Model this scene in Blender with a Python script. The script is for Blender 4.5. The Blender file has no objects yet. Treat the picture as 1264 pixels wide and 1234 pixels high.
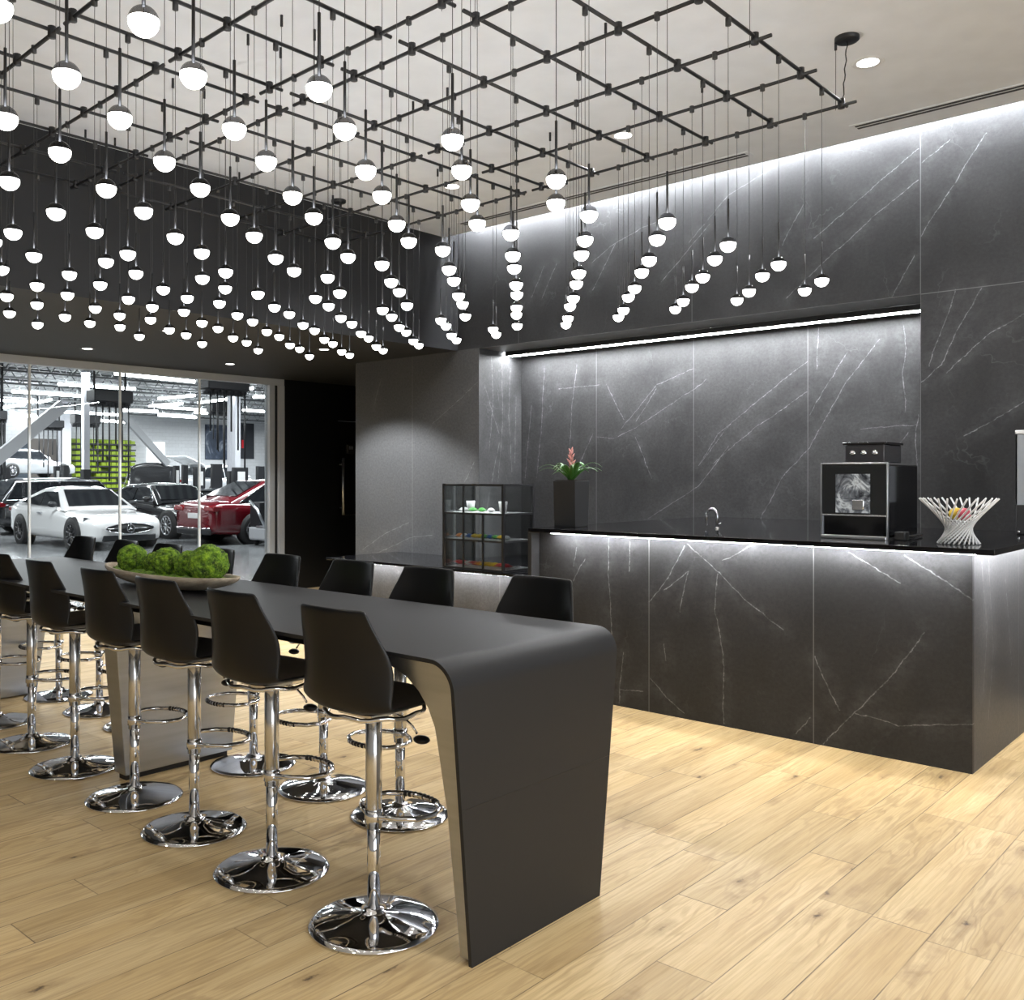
import bpy, bmesh, math, random
from mathutils import Vector, Matrix
random.seed(7)
PI = math.pi
COL = bpy.context.scene.collection
sc = bpy.context.scene

# ------------------------------------------------------------------ node helpers
class NT:
    def __init__(s, name):
        m = bpy.data.materials.new(name); m.use_nodes = True
        s.m = m; s.t = m.node_tree; s.n = s.t.nodes; s.l = s.t.links
        s.b = s.n['Principled BSDF']
    def put(s, v, sock):
        if isinstance(v, bpy.types.NodeSocket): s.l.new(v, sock)
        else:
            try: sock.default_value = v
            except Exception: sock.default_value = tuple(v) + (1,)
    def math(s, op, a, b=0.0, c=None, clamp=False):
        n = s.n.new('ShaderNodeMath'); n.operation = op; n.use_clamp = clamp
        s.put(a, n.inputs[0]); s.put(b, n.inputs[1])
        if c is not None: s.put(c, n.inputs[2])
        return n.outputs[0]
    def vec(s, op, a, b=(0, 0, 0), scale=None):
        n = s.n.new('ShaderNodeVectorMath'); n.operation = op
        s.put(a, n.inputs[0]); s.put(b, n.inputs[1])
        if scale is not None: s.put(scale, n.inputs[3])
        return n.outputs[1] if op in ('DOT_PRODUCT', 'LENGTH', 'DISTANCE') else n.outputs[0]
    def noise(s, v, scale, detail=3, rough=0.5, dist=0.0, col=False):
        n = s.n.new('ShaderNodeTexNoise'); s.put(v, n.inputs['Vector'])
        n.inputs['Scale'].default_value = scale; n.inputs['Detail'].default_value = detail
        n.inputs['Roughness'].default_value = rough; n.inputs['Distortion'].default_value = dist
        return n.outputs['Color'] if col else n.outputs[0]
    def white(s, v):
        n = s.n.new('ShaderNodeTexWhiteNoise'); n.noise_dimensions = '3D'; s.put(v, n.inputs['Vector']); return n
    def vor(s, v, scale, feat='F1', rnd=1.0):
        n = s.n.new('ShaderNodeTexVoronoi'); n.feature = feat; s.put(v, n.inputs['Vector'])
        n.inputs['Scale'].default_value = scale; n.inputs['Randomness'].default_value = rnd
        return n.outputs['Distance']
    def ramp(s, f, stops):
        n = s.n.new('ShaderNodeValToRGB'); s.put(f, n.inputs[0]); r = n.color_ramp
        while len(r.elements) < len(stops): r.elements.new(0.5)
        for e, (p, c) in zip(r.elements, stops):
            e.position = p; e.color = tuple(c) + (1,) if len(c) == 3 else c
        return n.outputs[0]
    def mr(s, f, a, b, c=0.0, d=1.0):
        n = s.n.new('ShaderNodeMapRange'); s.put(f, n.inputs[0])
        for i, v in enumerate((a, b, c, d)): n.inputs[i + 1].default_value = v
        return n.outputs[0]
    def mix(s, f, a, b, mode='MIX'):
        n = s.n.new('ShaderNodeMix'); n.data_type = 'RGBA'; n.blend_type = mode
        s.put(f, n.inputs[0]); s.put(a, n.inputs[6]); s.put(b, n.inputs[7]); return n.outputs[2]
    def sep(s, v):
        n = s.n.new('ShaderNodeSeparateXYZ'); s.put(v, n.inputs[0]); return n.outputs
    def comb(s, x=0.0, y=0.0, z=0.0):
        n = s.n.new('ShaderNodeCombineXYZ')
        for i, v in enumerate((x, y, z)): s.put(v, n.inputs[i])
        return n.outputs[0]
    def pos(s): return s.n.new('ShaderNodeNewGeometry').outputs['Position']
    def obj(s): return s.n.new('ShaderNodeTexCoord').outputs['Object']
    def bump(s, h, strength=0.2, dist=0.01):
        n = s.n.new('ShaderNodeBump'); s.put(h, n.inputs['Height'])
        n.inputs['Strength'].default_value = strength; n.inputs['Distance'].default_value = dist
        s.l.new(n.outputs[0], s.b.inputs['Normal'])
    def set(s, **k):
        for kk, v in k.items(): s.put(v, s.b.inputs[kk.replace('_', ' ')])
        return s.m

def P(name, col, rough=0.5, metal=0.0, emit=None, es=0.0, **k):
    t = NT(name)
    # a faint procedural unevenness so that no surface is a flat swatch
    n = t.noise(t.obj(), 35.0, 2)
    t.set(Base_Color=t.mix(t.mr(n, 0.3, 0.7, 0.0, 0.10), tuple(col) + (1,), tuple(min(1, c * 1.25 + .002) for c in col) + (1,)),
          Roughness=rough, Metallic=metal)
    if emit: t.set(Emission_Color=tuple(emit) + (1,), Emission_Strength=es)
    for kk, v in k.items(): t.set(**{kk: v})
    return t.m

# ------------------------------------------------------------------ materials
def stone(name, plane, segs, seams, base=0.021, seamz=(), veins=0.35, var=1.0, rough=(0.42, 0.55)):
    """charcoal porcelain slab; plane 'YZ' or 'XZ'; veins given as polylines (a, z) on the slab."""
    t = NT(name); p = t.pos(); sp = t.sep(p)
    a = sp[1] if plane == 'YZ' else sp[0]
    q = t.comb(a, sp[2], 0.0)
    wob = t.vec('SCALE', t.vec('SUBTRACT', t.noise(q, 3.5, 4, 0.6, col=True), (0.5, 0.5, 0.5)), scale=0.035)
    wob = t.vec('ADD', wob, t.vec('SCALE', t.vec('SUBTRACT', t.noise(q, 17.0, 3, 0.7, col=True), (0.5, 0.5, 0.5)), scale=0.022))
    wob = t.vec('MULTIPLY', wob, (1, 1, 0))
    qw = t.vec('ADD', q, wob)
    tot = None
    for pl in segs:
        for (A, B) in zip(pl[:-1], pl[1:]):
            ab = (B[0] - A[0], B[1] - A[1]); L2 = ab[0] ** 2 + ab[1] ** 2
            pa = t.vec('SUBTRACT', qw, (A[0], A[1], 0))
            h = t.math('MULTIPLY', t.vec('DOT_PRODUCT', pa, (ab[0], ab[1], 0)), 1 / L2, clamp=True)
            d = t.vec('DISTANCE', pa, t.vec('SCALE', (ab[0], ab[1], 0), scale=h))
            tot = d if tot is None else t.math('MINIMUM', tot, d)
    if tot is None: tot = t.math('ADD', 1.0, 0.0)
    brk = t.noise(q, 9.0, 5, 0.75)
    line = t.math('MULTIPLY', t.mr(tot, 0.0006, 0.0048, 1, 0), t.math('MULTIPLY', t.mr(brk, 0.38, 0.62, 0.18, 1.0), t.mr(t.noise(q, 34.0, 2, 0.6), 0.36, 0.58, 0.35, 1.15)))
    halo = t.math('MULTIPLY', t.mr(tot, 0.0, 0.10, 1, 0), t.mr(brk, 0.40, 0.7, 0.0, 0.16))
    # finer, faint natural veining
    r = t.vec('ADD', t.vec('MULTIPLY', q, (1.0, 0.55, 1.0)), t.vec('SCALE', t.noise(q, 1.3, 5, 0.6, col=True), scale=0.9))
    fv = t.mr(t.vor(r, 1.7, 'DISTANCE_TO_EDGE'), 0.0, 0.011, 1, 0)
    fv = t.math('MULTIPLY', fv, t.mr(t.noise(q, 1.9, 3), 0.50, 0.75, 0.0, veins * 0.6))
    v = t.math('MAXIMUM', t.math('MAXIMUM', line, fv), halo)
    cl = t.noise(t.vec('MULTIPLY', q, (1, 0.7, 1)), 2.2, 6, 0.65, 0.6)
    gr = t.noise(q, 42.0, 5, 0.8)
    b0 = t.mr(cl, 0.3, 0.72, base * (1 - 0.28 * var), base * (1 + 0.45 * var))
    b0 = t.math('MULTIPLY', b0, t.mr(gr, 0.3, 0.7, 0.68, 1.36))
    col = t.comb(b0, t.math('MULTIPLY', b0, 0.995), t.math('MULTIPLY', b0, 1.02))
    col = t.mix(t.math('MULTIPLY', v, 0.62), col, (0.36, 0.365, 0.375, 1))
    sm = None
    for s_ in seams:
        d = t.math('ABSOLUTE', t.math('SUBTRACT', a, s_)); sm = d if sm is None else t.math('MINIMUM', sm, d)
    for s_ in seamz:
        d = t.math('ABSOLUTE', t.math('SUBTRACT', sp[2], s_)); sm = d if sm is None else t.math('MINIMUM', sm, d)
    if sm is not None:
        col = t.mix(t.mr(sm, 0.001, 0.0045, 0.55, 0), col, (0.2, 0.2, 0.2, 1))
    t.set(Base_Color=col, Roughness=t.mr(cl, 0.3, 0.7, *rough), Specular_IOR_Level=0.4)
    t.bump(gr, 0.12, 0.003)
    return t.m

UPPER = [[[2.223,3.697],[2.512,3.499],[2.825,3.272]],[[2.825,3.272],[3.21,2.967]],[[2.223,3.92],[2.583,3.676],[2.988,3.399]],[[1.779,3.928],[1.97,3.643],[2.201,3.288]],[[2.012,3.934],[2.195,3.814]],[[3.066,3.685],[3.237,3.396]],[[2.245,3.155],[2.414,2.853]],[[4.338,3.784],[4.51,3.765],[4.851,3.656],[5.065,3.534]],[[4.808,3.671],[5.065,3.278]],[[3.872,3.672],[4.338,3.252]],[[5.623,3.588],[5.782,3.295]],[[5.476,3.589],[5.662,3.256]],[[1.81,2.861],[1.97,2.568],[2.065,2.347],[2.201,2.229]],[[1.97,2.871],[2.151,2.342]],[[1.548,2.645],[1.764,2.536],[2.033,2.287]],[[1.548,2.059],[1.739,1.93],[1.923,1.835]],[[3.345,4.02],[3.696,3.889],[4.07,3.548]]]
SIDE = [[[6.482,2.525],[6.825,2.301],[7.135,2.125]],[[6.538,1.701],[6.674,1.491]],[[8.275,0.706],[7.823,0.939],[7.497,1.041]],[[8.094,0.651],[7.433,0.892],[7.123,0.914]],[[7.957,2.635],[8.066,2.365]]]
NICHE = [[[2.542,2.769],[2.524,2.573],[2.549,2.38],[2.524,2.068]],[[2.427,2.038],[2.451,1.827],[2.439,1.634]],[[3.327,2.535],[3.736,2.253],[4.157,1.936],[4.337,1.67]],[[3.327,2.272],[3.736,2.024],[4.206,1.669]],[[3.229,2.823],[3.243,2.466]],[[2.724,2.67],[2.991,2.346],[3.313,1.793]],[[2.991,2.582],[3.16,2.323],[3.306,2.076]],[[3.313,1.793],[3.55,1.536],[3.819,1.044]],[[2.879,1.937],[2.433,1.967]],[[2.499,1.899],[2.68,1.694]],[[5.494,1.952],[5.281,1.929],[5.028,2.026],[4.757,2.172],[4.404,2.367],[4.271,2.448]],[[5.196,2.023],[4.802,2.431],[4.404,2.556]],[[5.028,2.089],[4.802,2.392]],[[5.037,1.931],[4.846,1.534]],[[5.368,2.468],[5.167,2.11]],[[6.154,2.691],[6.197,2.049],[6.263,1.533]],[[5.735,2.7],[5.796,2.287],[5.827,1.785]],[[5.534,1.986],[5.694,1.7]],[[4.045,2.013],[4.354,1.648]],[[4.045,1.83],[4.354,1.46],[4.891,1.142]],[[6.329,2.314],[6.417,1.533]],[[5.962,2.465],[5.455,2.474]]]
BAR = [[[3.044,1.12],[2.841,0.963],[2.595,0.763],[2.412,0.641]],[[2.836,0.943],[2.847,0.72],[2.82,0.576],[2.792,0.383],[2.792,0.016]],[[3.635,1.131],[3.641,0.876],[3.622,0.602],[3.615,0.437]],[[3.525,0.366],[3.55,0.172],[3.557,0.017]],[[3.55,0.111],[3.373,0.128]],[[2.222,0.507],[2.142,0.354],[2.078,0.221]],[[2.17,0.009],[1.991,0.226],[1.794,0.451],[1.628,0.714]],[[1.991,0.217],[1.868,0.211],[1.756,0.19],[1.587,0.225],[1.39,0.26]],[[1.723,1.118],[1.547,1.016],[1.39,0.905]],[[2.027,1.119],[1.748,0.966]],[[3.062,1.109],[3.179,0.898],[3.318,0.728]],[[2.6,1.132],[2.701,1.077],[2.803,1.026]],[[3.467,1.116],[3.48,0.915]],[[3.039,0.94],[3.073,0.813],[3.091,0.681]],[[3.033,0.945],[3.209,0.817]],[[3.312,0.217],[3.179,0.105],[3.062,0.036]],[[3.215,0.458],[3.197,0.355]],[[2.246,0.15],[2.333,0.04]],[[3.904,1.051],[3.932,0.913]],[[3.836,0.975],[3.988,0.737]]]
RET = [[[7.38,2.5],[7.52,2.2],[7.62,2.0]],[[7.5,2.8],[7.52,2.3],[7.46,1.8]],[[7.66,2.75],[7.68,2.1],[7.60,1.5]],[[7.8,2.7],[7.78,2.2],[7.83,1.6]],[[7.9,2.4],[7.88,1.7]],[[7.62,1.9],[7.5,1.5],[7.42,1.2]]]
BSIDE = [[[5.6,1.14],[5.72,0.75],[5.66,0.4]],[[5.75,1.1],[5.85,0.6],[5.74,0.2]],[[6.1,1.0],[6.25,0.45]]]

M = {}
M['stone_upper'] = stone('charcoal stone wall upper', 'YZ', UPPER, [2.206, 4.039, 5.945], seamz=[2.867])
M['stone_side_glare'] = stone('charcoal stone wall side with painted glare', 'YZ', SIDE, [7.446], base=0.070, veins=0.12, var=0.15)  # same charcoal stone; the lighter base paints in glare on this wall
M['stone_niche'] = stone('charcoal stone niche', 'YZ', NICHE, [5.494, 4.404, 3.32], base=0.034)
M['stone_return'] = stone('charcoal stone return', 'XZ', RET, [], base=0.045, veins=0.6)
M['stone_bar'] = stone('charcoal stone bar front', 'YZ', BAR, [3.324, 2.227], base=0.019, rough=(0.52, 0.64))
M['stone_bar_side'] = stone('charcoal stone bar side', 'XZ', BSIDE, [6.416], base=0.05, veins=0.3)
M['stone_low'] = stone('charcoal stone low front', 'YZ', [], [5.4, 6.5], base=0.06, veins=0.7)

def wood_floor():
    t = NT('oak plank floor'); p = t.pos(); s = t.sep(p); x, y = s[0], s[1]
    W, L = 0.197, 1.2
    yy = t.math('DIVIDE', t.math('SUBTRACT', y, 1.006), W)
    row = t.math('FLOOR', yy); fy = t.math('SUBTRACT', yy, row)
    ro = t.white(t.comb(row, 3.3, 0.5)).outputs[0]
    xx = t.math('DIVIDE', t.math('ADD', x, t.math('MULTIPLY', ro, L)), L)
    colm = t.math('FLOOR', xx); fx = t.math('SUBTRACT', xx, colm)
    rnd = t.white(t.comb(row, colm, 1.7)); r1 = rnd.outputs[0]; rc = rnd.outputs[1]
    off = t.vec('SCALE', rc, scale=20.0)
    g = t.vec('ADD', t.vec('MULTIPLY', p, (1, 1, 0)), off)
    # flowing cathedral grain, drawn out along the plank
    warp = t.vec('SCALE', t.vec('SUBTRACT', t.noise(t.vec('MULTIPLY', g, (1.3, 4.0, 1)), 1.0, 3, 0.5, col=True), (0.5, 0.5, 0.5)), scale=0.9)
    gw = t.vec('ADD', t.vec('MULTIPLY', g, (0.42, 5.2, 1)), warp)
    n1 = t.noise(gw, 1.2, 3, 0.5)
    fine = t.noise(t.vec('MULTIPLY', g, (2.2, 95.0, 1)), 1.0, 4, 0.7)
    rings = t.math('SINE', t.math('MULTIPLY', n1, 85.0))
    rings = t.math('MULTIPLY', t.mr(rings, 0.1, 1.0, 0, 1), t.mr(t.noise(t.vec('ADD', g, (2, 7, 0)), 1.6, 2), 0.38, 0.62, 0.1, 1))
    kv = t.vec('ADD', t.vec('MULTIPLY', g, (0.95, 2.6, 1)), t.vec('SCALE', t.noise(g, 11.0, 4, 0.7, col=True), scale=0.16))
    k = t.vor(kv, 2.3)
    knot = t.mr(k, 0.02, 0.085, 1, 0); knoth = t.mr(k, 0.03, 0.25, 1, 0)
    kon = t.mr(t.noise(t.vec('ADD', g, (9, 4, 0)), 1.1, 1), 0.30, 0.38, 0, 1)
    knot = t.math('MULTIPLY', knot, kon); knoth = t.math('MULTIPLY', knoth, kon)
    streak = t.mr(t.noise(t.vec('MULTIPLY', g, (0.8, 16.0, 1)), 1.0, 5, 0.7), 0.54, 0.76, 0, 1)
    c = t.mix(t.mr(n1, 0.35, 0.68), (0.60, 0.445, 0.232, 1), (0.475, 0.33, 0.15, 1))
    c = t.mix(t.math('MULTIPLY', rings, 0.42), c, (0.28, 0.175, 0.075, 1))
    c = t.mix(t.math('MULTIPLY', t.mr(fine, 0.42, 0.72), 0.45), c, (0.27, 0.17, 0.075, 1))
    c = t.mix(t.math('MULTIPLY', streak, 0.55), c, (0.22, 0.13, 0.055, 1))
    c = t.mix(t.math('MULTIPLY', knoth, 0.5), c, (0.19, 0.105, 0.042, 1))
    c = t.mix(t.math('MULTIPLY', knot, 0.85), c, (0.045, 0.026, 0.014, 1))
    tint = t.mr(r1, 0, 1, 0.91, 1.08)
    c = t.vec('SCALE', c, scale=tint)
    e1 = t.math('MULTIPLY', t.math('MINIMUM', fy, t.math('SUBTRACT', 1.0, fy)), W)
    e2 = t.math('MULTIPLY', t.math('MINIMUM', fx, t.math('SUBTRACT', 1.0, fx)), L)
    e = t.math('MINIMUM', e1, e2)
    seam = t.math('MULTIPLY', t.mr(e, 0.0010, 0.0030, 1, 0), t.mr(t.noise(p, 3.0, 2), 0.35, 0.6, 0.35, 1.0))
    c = t.mix(t.math('MULTIPLY', seam, 0.8), c, (0.05, 0.03, 0.015, 1))
    t.set(Base_Color=c, Roughness=t.mr(fine, 0.3, 0.7, 0.45, 0.58), Specular_IOR_Level=0.28)
    t.bump(t.math('SUBTRACT', t.math('MULTIPLY', fine, 0.2), seam), 0.25, 0.002)
    return t.m
M['wood'] = wood_floor()

def brushed(name, col, rough=0.28, axis=(1.0, 1.0, 60.0)):
    t = NT(name); v = t.vec('MULTIPLY', t.obj(), axis)
    n = t.noise(v, 3.0, 4, 0.6)
    t.set(Base_Color=t.mix(n, tuple(c * 0.80 for c in col) + (1,), tuple(min(1, c * 1.2) for c in col) + (1,)), Metallic=1.0,
          Roughness=t.mr(n, 0.3, 0.7, rough * 0.9, rough * 1.12), Anisotropic=0.5)
    return t.m
M['steel'] = brushed('brushed steel', (0.47, 0.49, 0.52), 0.34, (0.5, 0.5, 9.0))
M['alu'] = brushed('satin aluminium', (0.62, 0.64, 0.68), 0.35, (1, 1, 8))
M['frame'] = P('pale anodised frame', (0.50, 0.52, 0.55), 0.4, 0.25)
M['chrome'] = P('chrome', (0.78, 0.79, 0.82), 0.05, 1.0)
M['satin'] = P('satin chrome', (0.70, 0.71, 0.73), 0.2, 1.0)
M['black_plastic'] = P('black moulded plastic', (0.006, 0.006, 0.0065), 0.33, 0, Specular_IOR_Level=0.36)
M['table'] = P('charcoal laminate', (0.018, 0.018, 0.019), 0.48, 0, Specular_IOR_Level=0.3)
M['black_gloss'] = P('polished black stone', (0.006, 0.006, 0.007), 0.07, 0, Specular_IOR_Level=0.6)
M['black_matt'] = P('matt black paint', (0.016, 0.016, 0.017), 0.6)
M['dark_void'] = P('dark door lacquer', (0.004, 0.004, 0.0045), 0.45)
M['black_metal'] = P('black powder coat', (0.010, 0.010, 0.011), 0.4)
M['cord'] = P('dark cord', (0.03, 0.03, 0.03), 0.5)
def plaster(name, c, rough=0.8):
    t = NT(name); n = t.noise(t.pos(), 5.0, 4); f = t.noise(t.pos(), 120.0, 2)
    t.set(Base_Color=t.mix(t.mr(n, 0.3, 0.7), tuple(x * 0.96 for x in c) + (1,), tuple(x * 1.03 for x in c) + (1,)), Roughness=rough)
    t.bump(f, 0.05, 0.001); return t.m
M['ceiling'] = plaster('off white ceiling paint', (0.77, 0.785, 0.805))
M['soffit'] = plaster('black ceiling paint', (0.0095, 0.0095, 0.0105), 0.6)
M['light_wall'] = plaster('pale wall paint', (0.45, 0.45, 0.45))
M['led'] = P('led diffuser', (0.9, 0.9, 0.9), 0.5, 0, (0.94, 0.97, 1.0), 105.0)
M['cove'] = P('cove led', (0.9, 0.9, 0.9), 0.5, 0, (0.93, 0.96, 1.0), 190.0)
M['under'] = P('under counter led', (0.9, 0.9, 0.9), 0.5, 0, (0.95, 0.97, 1.0), 230.0)
M['under_low'] = P('low counter led', (0.9, 0.9, 0.9), 0.5, 0, (0.95, 0.97, 1.0), 110.0)
M['down'] = P('downlight lens', (0.9, 0.9, 0.9), 0.5, 0, (1.0, 0.97, 0.93), 7.0)
M['globe'] = P('opal globe', (0.9, 0.9, 0.9), 0.4, 0, (1.0, 0.975, 0.94), 9.0)
M['globe_uplight'] = P('added uplight disc', (0.9, 0.9, 0.9), 0.4, 0, (0.90, 0.95, 1.0), 60.0)  # added glow that brightens the ceiling
M['tube'] = P('led tube', (0.9, 0.9, 0.9), 0.5, 0, (0.95, 0.98, 1.0), 22.0)
def glass(name, tint=(0.97, 0.99, 0.99), front_only=False):
    t = NT(name)
    tr = t.n.new('ShaderNodeBsdfTransparent'); tr.inputs[0].default_value = tuple(tint) + (1,)
    gl = t.n.new('ShaderNodeBsdfGlossy'); gl.inputs['Roughness'].default_value = 0.01
    fr = t.n.new('ShaderNodeFresnel'); fr.inputs[0].default_value = 1.45
    mx = t.n.new('ShaderNodeMixShader')
    f_ = t.math('MULTIPLY', fr.outputs[0], 0.8)
    if front_only:      # reflections only on the outer skin of the hollow dome
        f_ = t.math('MULTIPLY', f_, t.math('SUBTRACT', 1.0, t.n.new('ShaderNodeNewGeometry').outputs['Backfacing']))
    t.l.new(f_, mx.inputs[0]); t.l.new(tr.outputs[0], mx.inputs[1]); t.l.new(gl.outputs[0], mx.inputs[2])
    t.l.new(mx.outputs[0], t.n['Material Output'].inputs[0]); return t.m
M['glass'] = glass('clear glass')
M['cap'] = glass('smoked glass dome', (0.46, 0.46, 0.47), front_only=True)
M['glass_edge'] = P('glass edge', (0.75, 0.78, 0.80), 0.25)
def moss():
    t = NT('preserved moss'); o = t.obj()
    n = t.noise(o, 26, 5, 0.7); f = t.noise(o, 90, 3, 0.7)
    c = t.ramp(n, [(0.38, (0.008, 0.025, 0.002)), (0.54, (0.10, 0.21, 0.008)), (0.70, (0.32, 0.50, 0.02))])
    c = t.mix(t.mr(f, 0.45, 0.75, 0, 0.5), c, (0.42, 0.60, 0.05, 1))
    t.set(Base_Color=c, Roughness=0.9); t.bump(n, 0.8, 0.02); return t.m
M['moss'] = moss()
def bowlwood():
    t = NT('weathered bowl wood'); o = t.obj(); n = t.noise(t.vec('MULTIPLY', o, (14, 1.5, 14)), 2.0, 5, 0.65)
    t.set(Base_Color=t.ramp(n, [(0.3, (0.22, 0.17, 0.12)), (0.55, (0.46, 0.38, 0.28)), (0.75, (0.60, 0.52, 0.40))]), Roughness=0.7)
    t.bump(n, 0.4, 0.004); return t.m
M['bowl'] = bowlwood()
M['white'] = P('white enamel', (0.72, 0.72, 0.72), 0.4)
M['leaf'] = P('bromeliad leaf', (0.05, 0.15, 0.025), 0.35)
M['flower'] = P('pink bract', (0.50, 0.22, 0.20), 0.5)
M['screen'] = P('dark glass screen', (0.01, 0.012, 0.014), 0.04, 0, Specular_IOR_Level=0.9)

# ------------------------------------------------------------------ mesh helpers
def link(name, me, m=None, parent=None, smooth=False):
    o = bpy.data.objects.new(name, me); COL.objects.link(o)
    if m is not None: me.materials.append(m)
    if parent is not None: o.parent = parent
    if smooth:
        for p in me.polygons: p.use_smooth = True
    return o
class MB:
    def __init__(s): s.v = []; s.f = []; s.sm = []
    def add(s, vs, fs, sm=False):
        k = len(s.v); s.v += [tuple(v) for v in vs]; s.f += [tuple(i + k for i in f) for f in fs]; s.sm += [sm] * len(fs); return s
    def box(s, x0, x1, y0, y1, z0, z1):
        v = [(x, y, z) for z in (z0, z1) for y in (y0, y1) for x in (x0, x1)]
        return s.add(v, [(0, 2, 3, 1), (4, 5, 7, 6), (0, 1, 5, 4), (2, 6, 7, 3), (0, 4, 6, 2), (1, 3, 7, 5)])
    def hexa(s, v):   # 8 corners, bottom ring then top ring (ccw)
        return s.add(v, [(3, 2, 1, 0), (4, 5, 6, 7), (0, 1, 5, 4), (1, 2, 6, 5), (2, 3, 7, 6), (3, 0, 4, 7)])
    def tube(s, pts, r, n=8, closed=False, caps=True):
        pts = [Vector(p) for p in pts]; N = len(pts); rs = r if isinstance(r, (list, tuple)) else [r] * N
        tan = []
        for i in range(N):
            a = pts[(i - 1) % N] if (closed or i > 0) else pts[i]; b = pts[(i + 1) % N] if (closed or i < N - 1) else pts[i]
            d = (b - a); tan.append(d.normalized() if d.length > 1e-9 else Vector((0, 0, 1)))
        up = Vector((0, 0, 1)) if abs(tan[0].z) < 0.9 else Vector((1, 0, 0))
        nx = tan[0].cross(up).normalized(); vs = []
        for i in range(N):
            nx = (nx - tan[i] * nx.dot(tan[i])).normalized(); ny = tan[i].cross(nx)
            for k in range(n):
                a = 2 * PI * k / n; vs.append(pts[i] + (nx * math.cos(a) + ny * math.sin(a)) * rs[i])
        fs = []
        for i in range(N if closed else N - 1):
            j = (i + 1) % N
            for k in range(n):
                fs.append((i * n + k, i * n + (k + 1) % n, j * n + (k + 1) % n, j * n + k))
        if caps and not closed:
            fs.append(tuple(range(n - 1, -1, -1))); fs.append(tuple((N - 1) * n + k for k in range(n)))
        return s.add(vs, fs, True)
    def lathe(s, prof, n=24, c=(0, 0, 0), axis='z'):
        vs = []; fs = []
        for (r, z) in prof:
            for k in range(n):
                a = 2 * PI * k / n; p = (r * math.cos(a), r * math.sin(a), z)
                if axis == 'y': p = (p[0], p[2], p[1])
                if axis == 'x': p = (p[2], p[0], p[1])
                vs.append((c[0] + p[0], c[1] + p[1], c[2] + p[2]))
        for i in range(len(prof) - 1):
            for k in range(n):
                fs.append((i * n + k, i * n + (k + 1) % n, (i + 1) * n + (k + 1) % n, (i + 1) * n + k))
        return s.add(vs, fs, True)
    def grid(s, rows, sm=True):
        n = len(rows[0]); vs = [p for r in rows for p in r]
        fs = [(i * n + j, i * n + j + 1, (i + 1) * n + j + 1, (i + 1) * n + j) for i in range(len(rows) - 1) for j in range(n - 1)]
        return s.add(vs, fs, sm)
    def sphere(s, c, r, nu=16, nv=10, z0=-1.0, z1=1.0, sq=(1, 1, 1)):
        prof = []
        a0, a1 = math.asin(z0), math.asin(z1)
        for i in range(nv + 1):
            a = a0 + (a1 - a0) * i / nv; prof.append((max(1e-4, r * math.cos(a)), r * math.sin(a)))
        k = len(s.v); s.lathe(prof, nu, (0, 0, 0))
        for i in range(k, len(s.v)):
            v = s.v[i]; s.v[i] = (c[0] + v[0] * sq[0], c[1] + v[1] * sq[1], c[2] + v[2] * sq[2])
        return s
    def build(s, name, m, parent=None, bevel=0.0, seg=2, solid=0.0, sub=0, fix=True):
        me = bpy.data.meshes.new(name); me.from_pydata(s.v, [], s.f)
        for p, q in zip(me.polygons, s.sm): p.use_smooth = q
        if fix:
            b = bmesh.new(); b.from_mesh(me); bmesh.ops.remove_doubles(b, verts=b.verts, dist=1e-5)
            bmesh.ops.recalc_face_normals(b, faces=b.faces); b.to_mesh(me); b.free()
        o = link(name, me, m, parent)
        if solid:
            q = o.modifiers.new('s', 'SOLIDIFY'); q.thickness = solid; q.offset = 0
        if bevel:
            q = o.modifiers.new('b', 'BEVEL'); q.width = bevel; q.segments = seg; q.limit_method = 'ANGLE'
            for p in me.polygons: p.use_smooth = True
            if hasattr(me, 'set_sharp_from_angle'): me.set_sharp_from_angle(angle=math.radians(50))
        if sub:
            q = o.modifiers.new('u', 'SUBSURF'); q.levels = sub; q.render_levels = sub
        return o
def tag(o, label, cat, group=None, kind=None):
    o['label'] = label; o['category'] = cat
    if group: o['group'] = group
    if kind: o['kind'] = kind
    return o
def thing(name, loc, label, cat, group=None, rz=0.0):
    o = bpy.data.objects.new(name, None); COL.objects.link(o); o.empty_display_size = 0.1
    o.location = loc; o.rotation_euler = (0, 0, rz); return tag(o, label, cat, group)
def struct(o, label=None, cat=None):
    o['kind'] = 'structure'
    if label: o['label'] = label
    if cat: o['category'] = cat
    return o
def copy_tree(o, parent=None):
    c = o.copy(); COL.objects.link(c); c.parent = parent
    for ch in list(o.children): copy_tree(ch, c)
    return c
def area(loc, rot, sx, sy, w, col=(1, 1, 1), name='area_light', spread=180):
    l = bpy.data.lights.new(name, 'AREA'); l.shape = 'RECTANGLE'; l.size = sx; l.size_y = sy; l.energy = w; l.color = col
    l.spread = math.radians(spread)
    o = bpy.data.objects.new(name, l); COL.objects.link(o); o.location = loc; o.rotation_euler = rot; return o

H, ZC, ZS = 1.55, 4.02, 2.867
XW, XN = 7.30, 7.99
YF, YW = 6.766, 10.5
BX = 5.44

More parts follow.
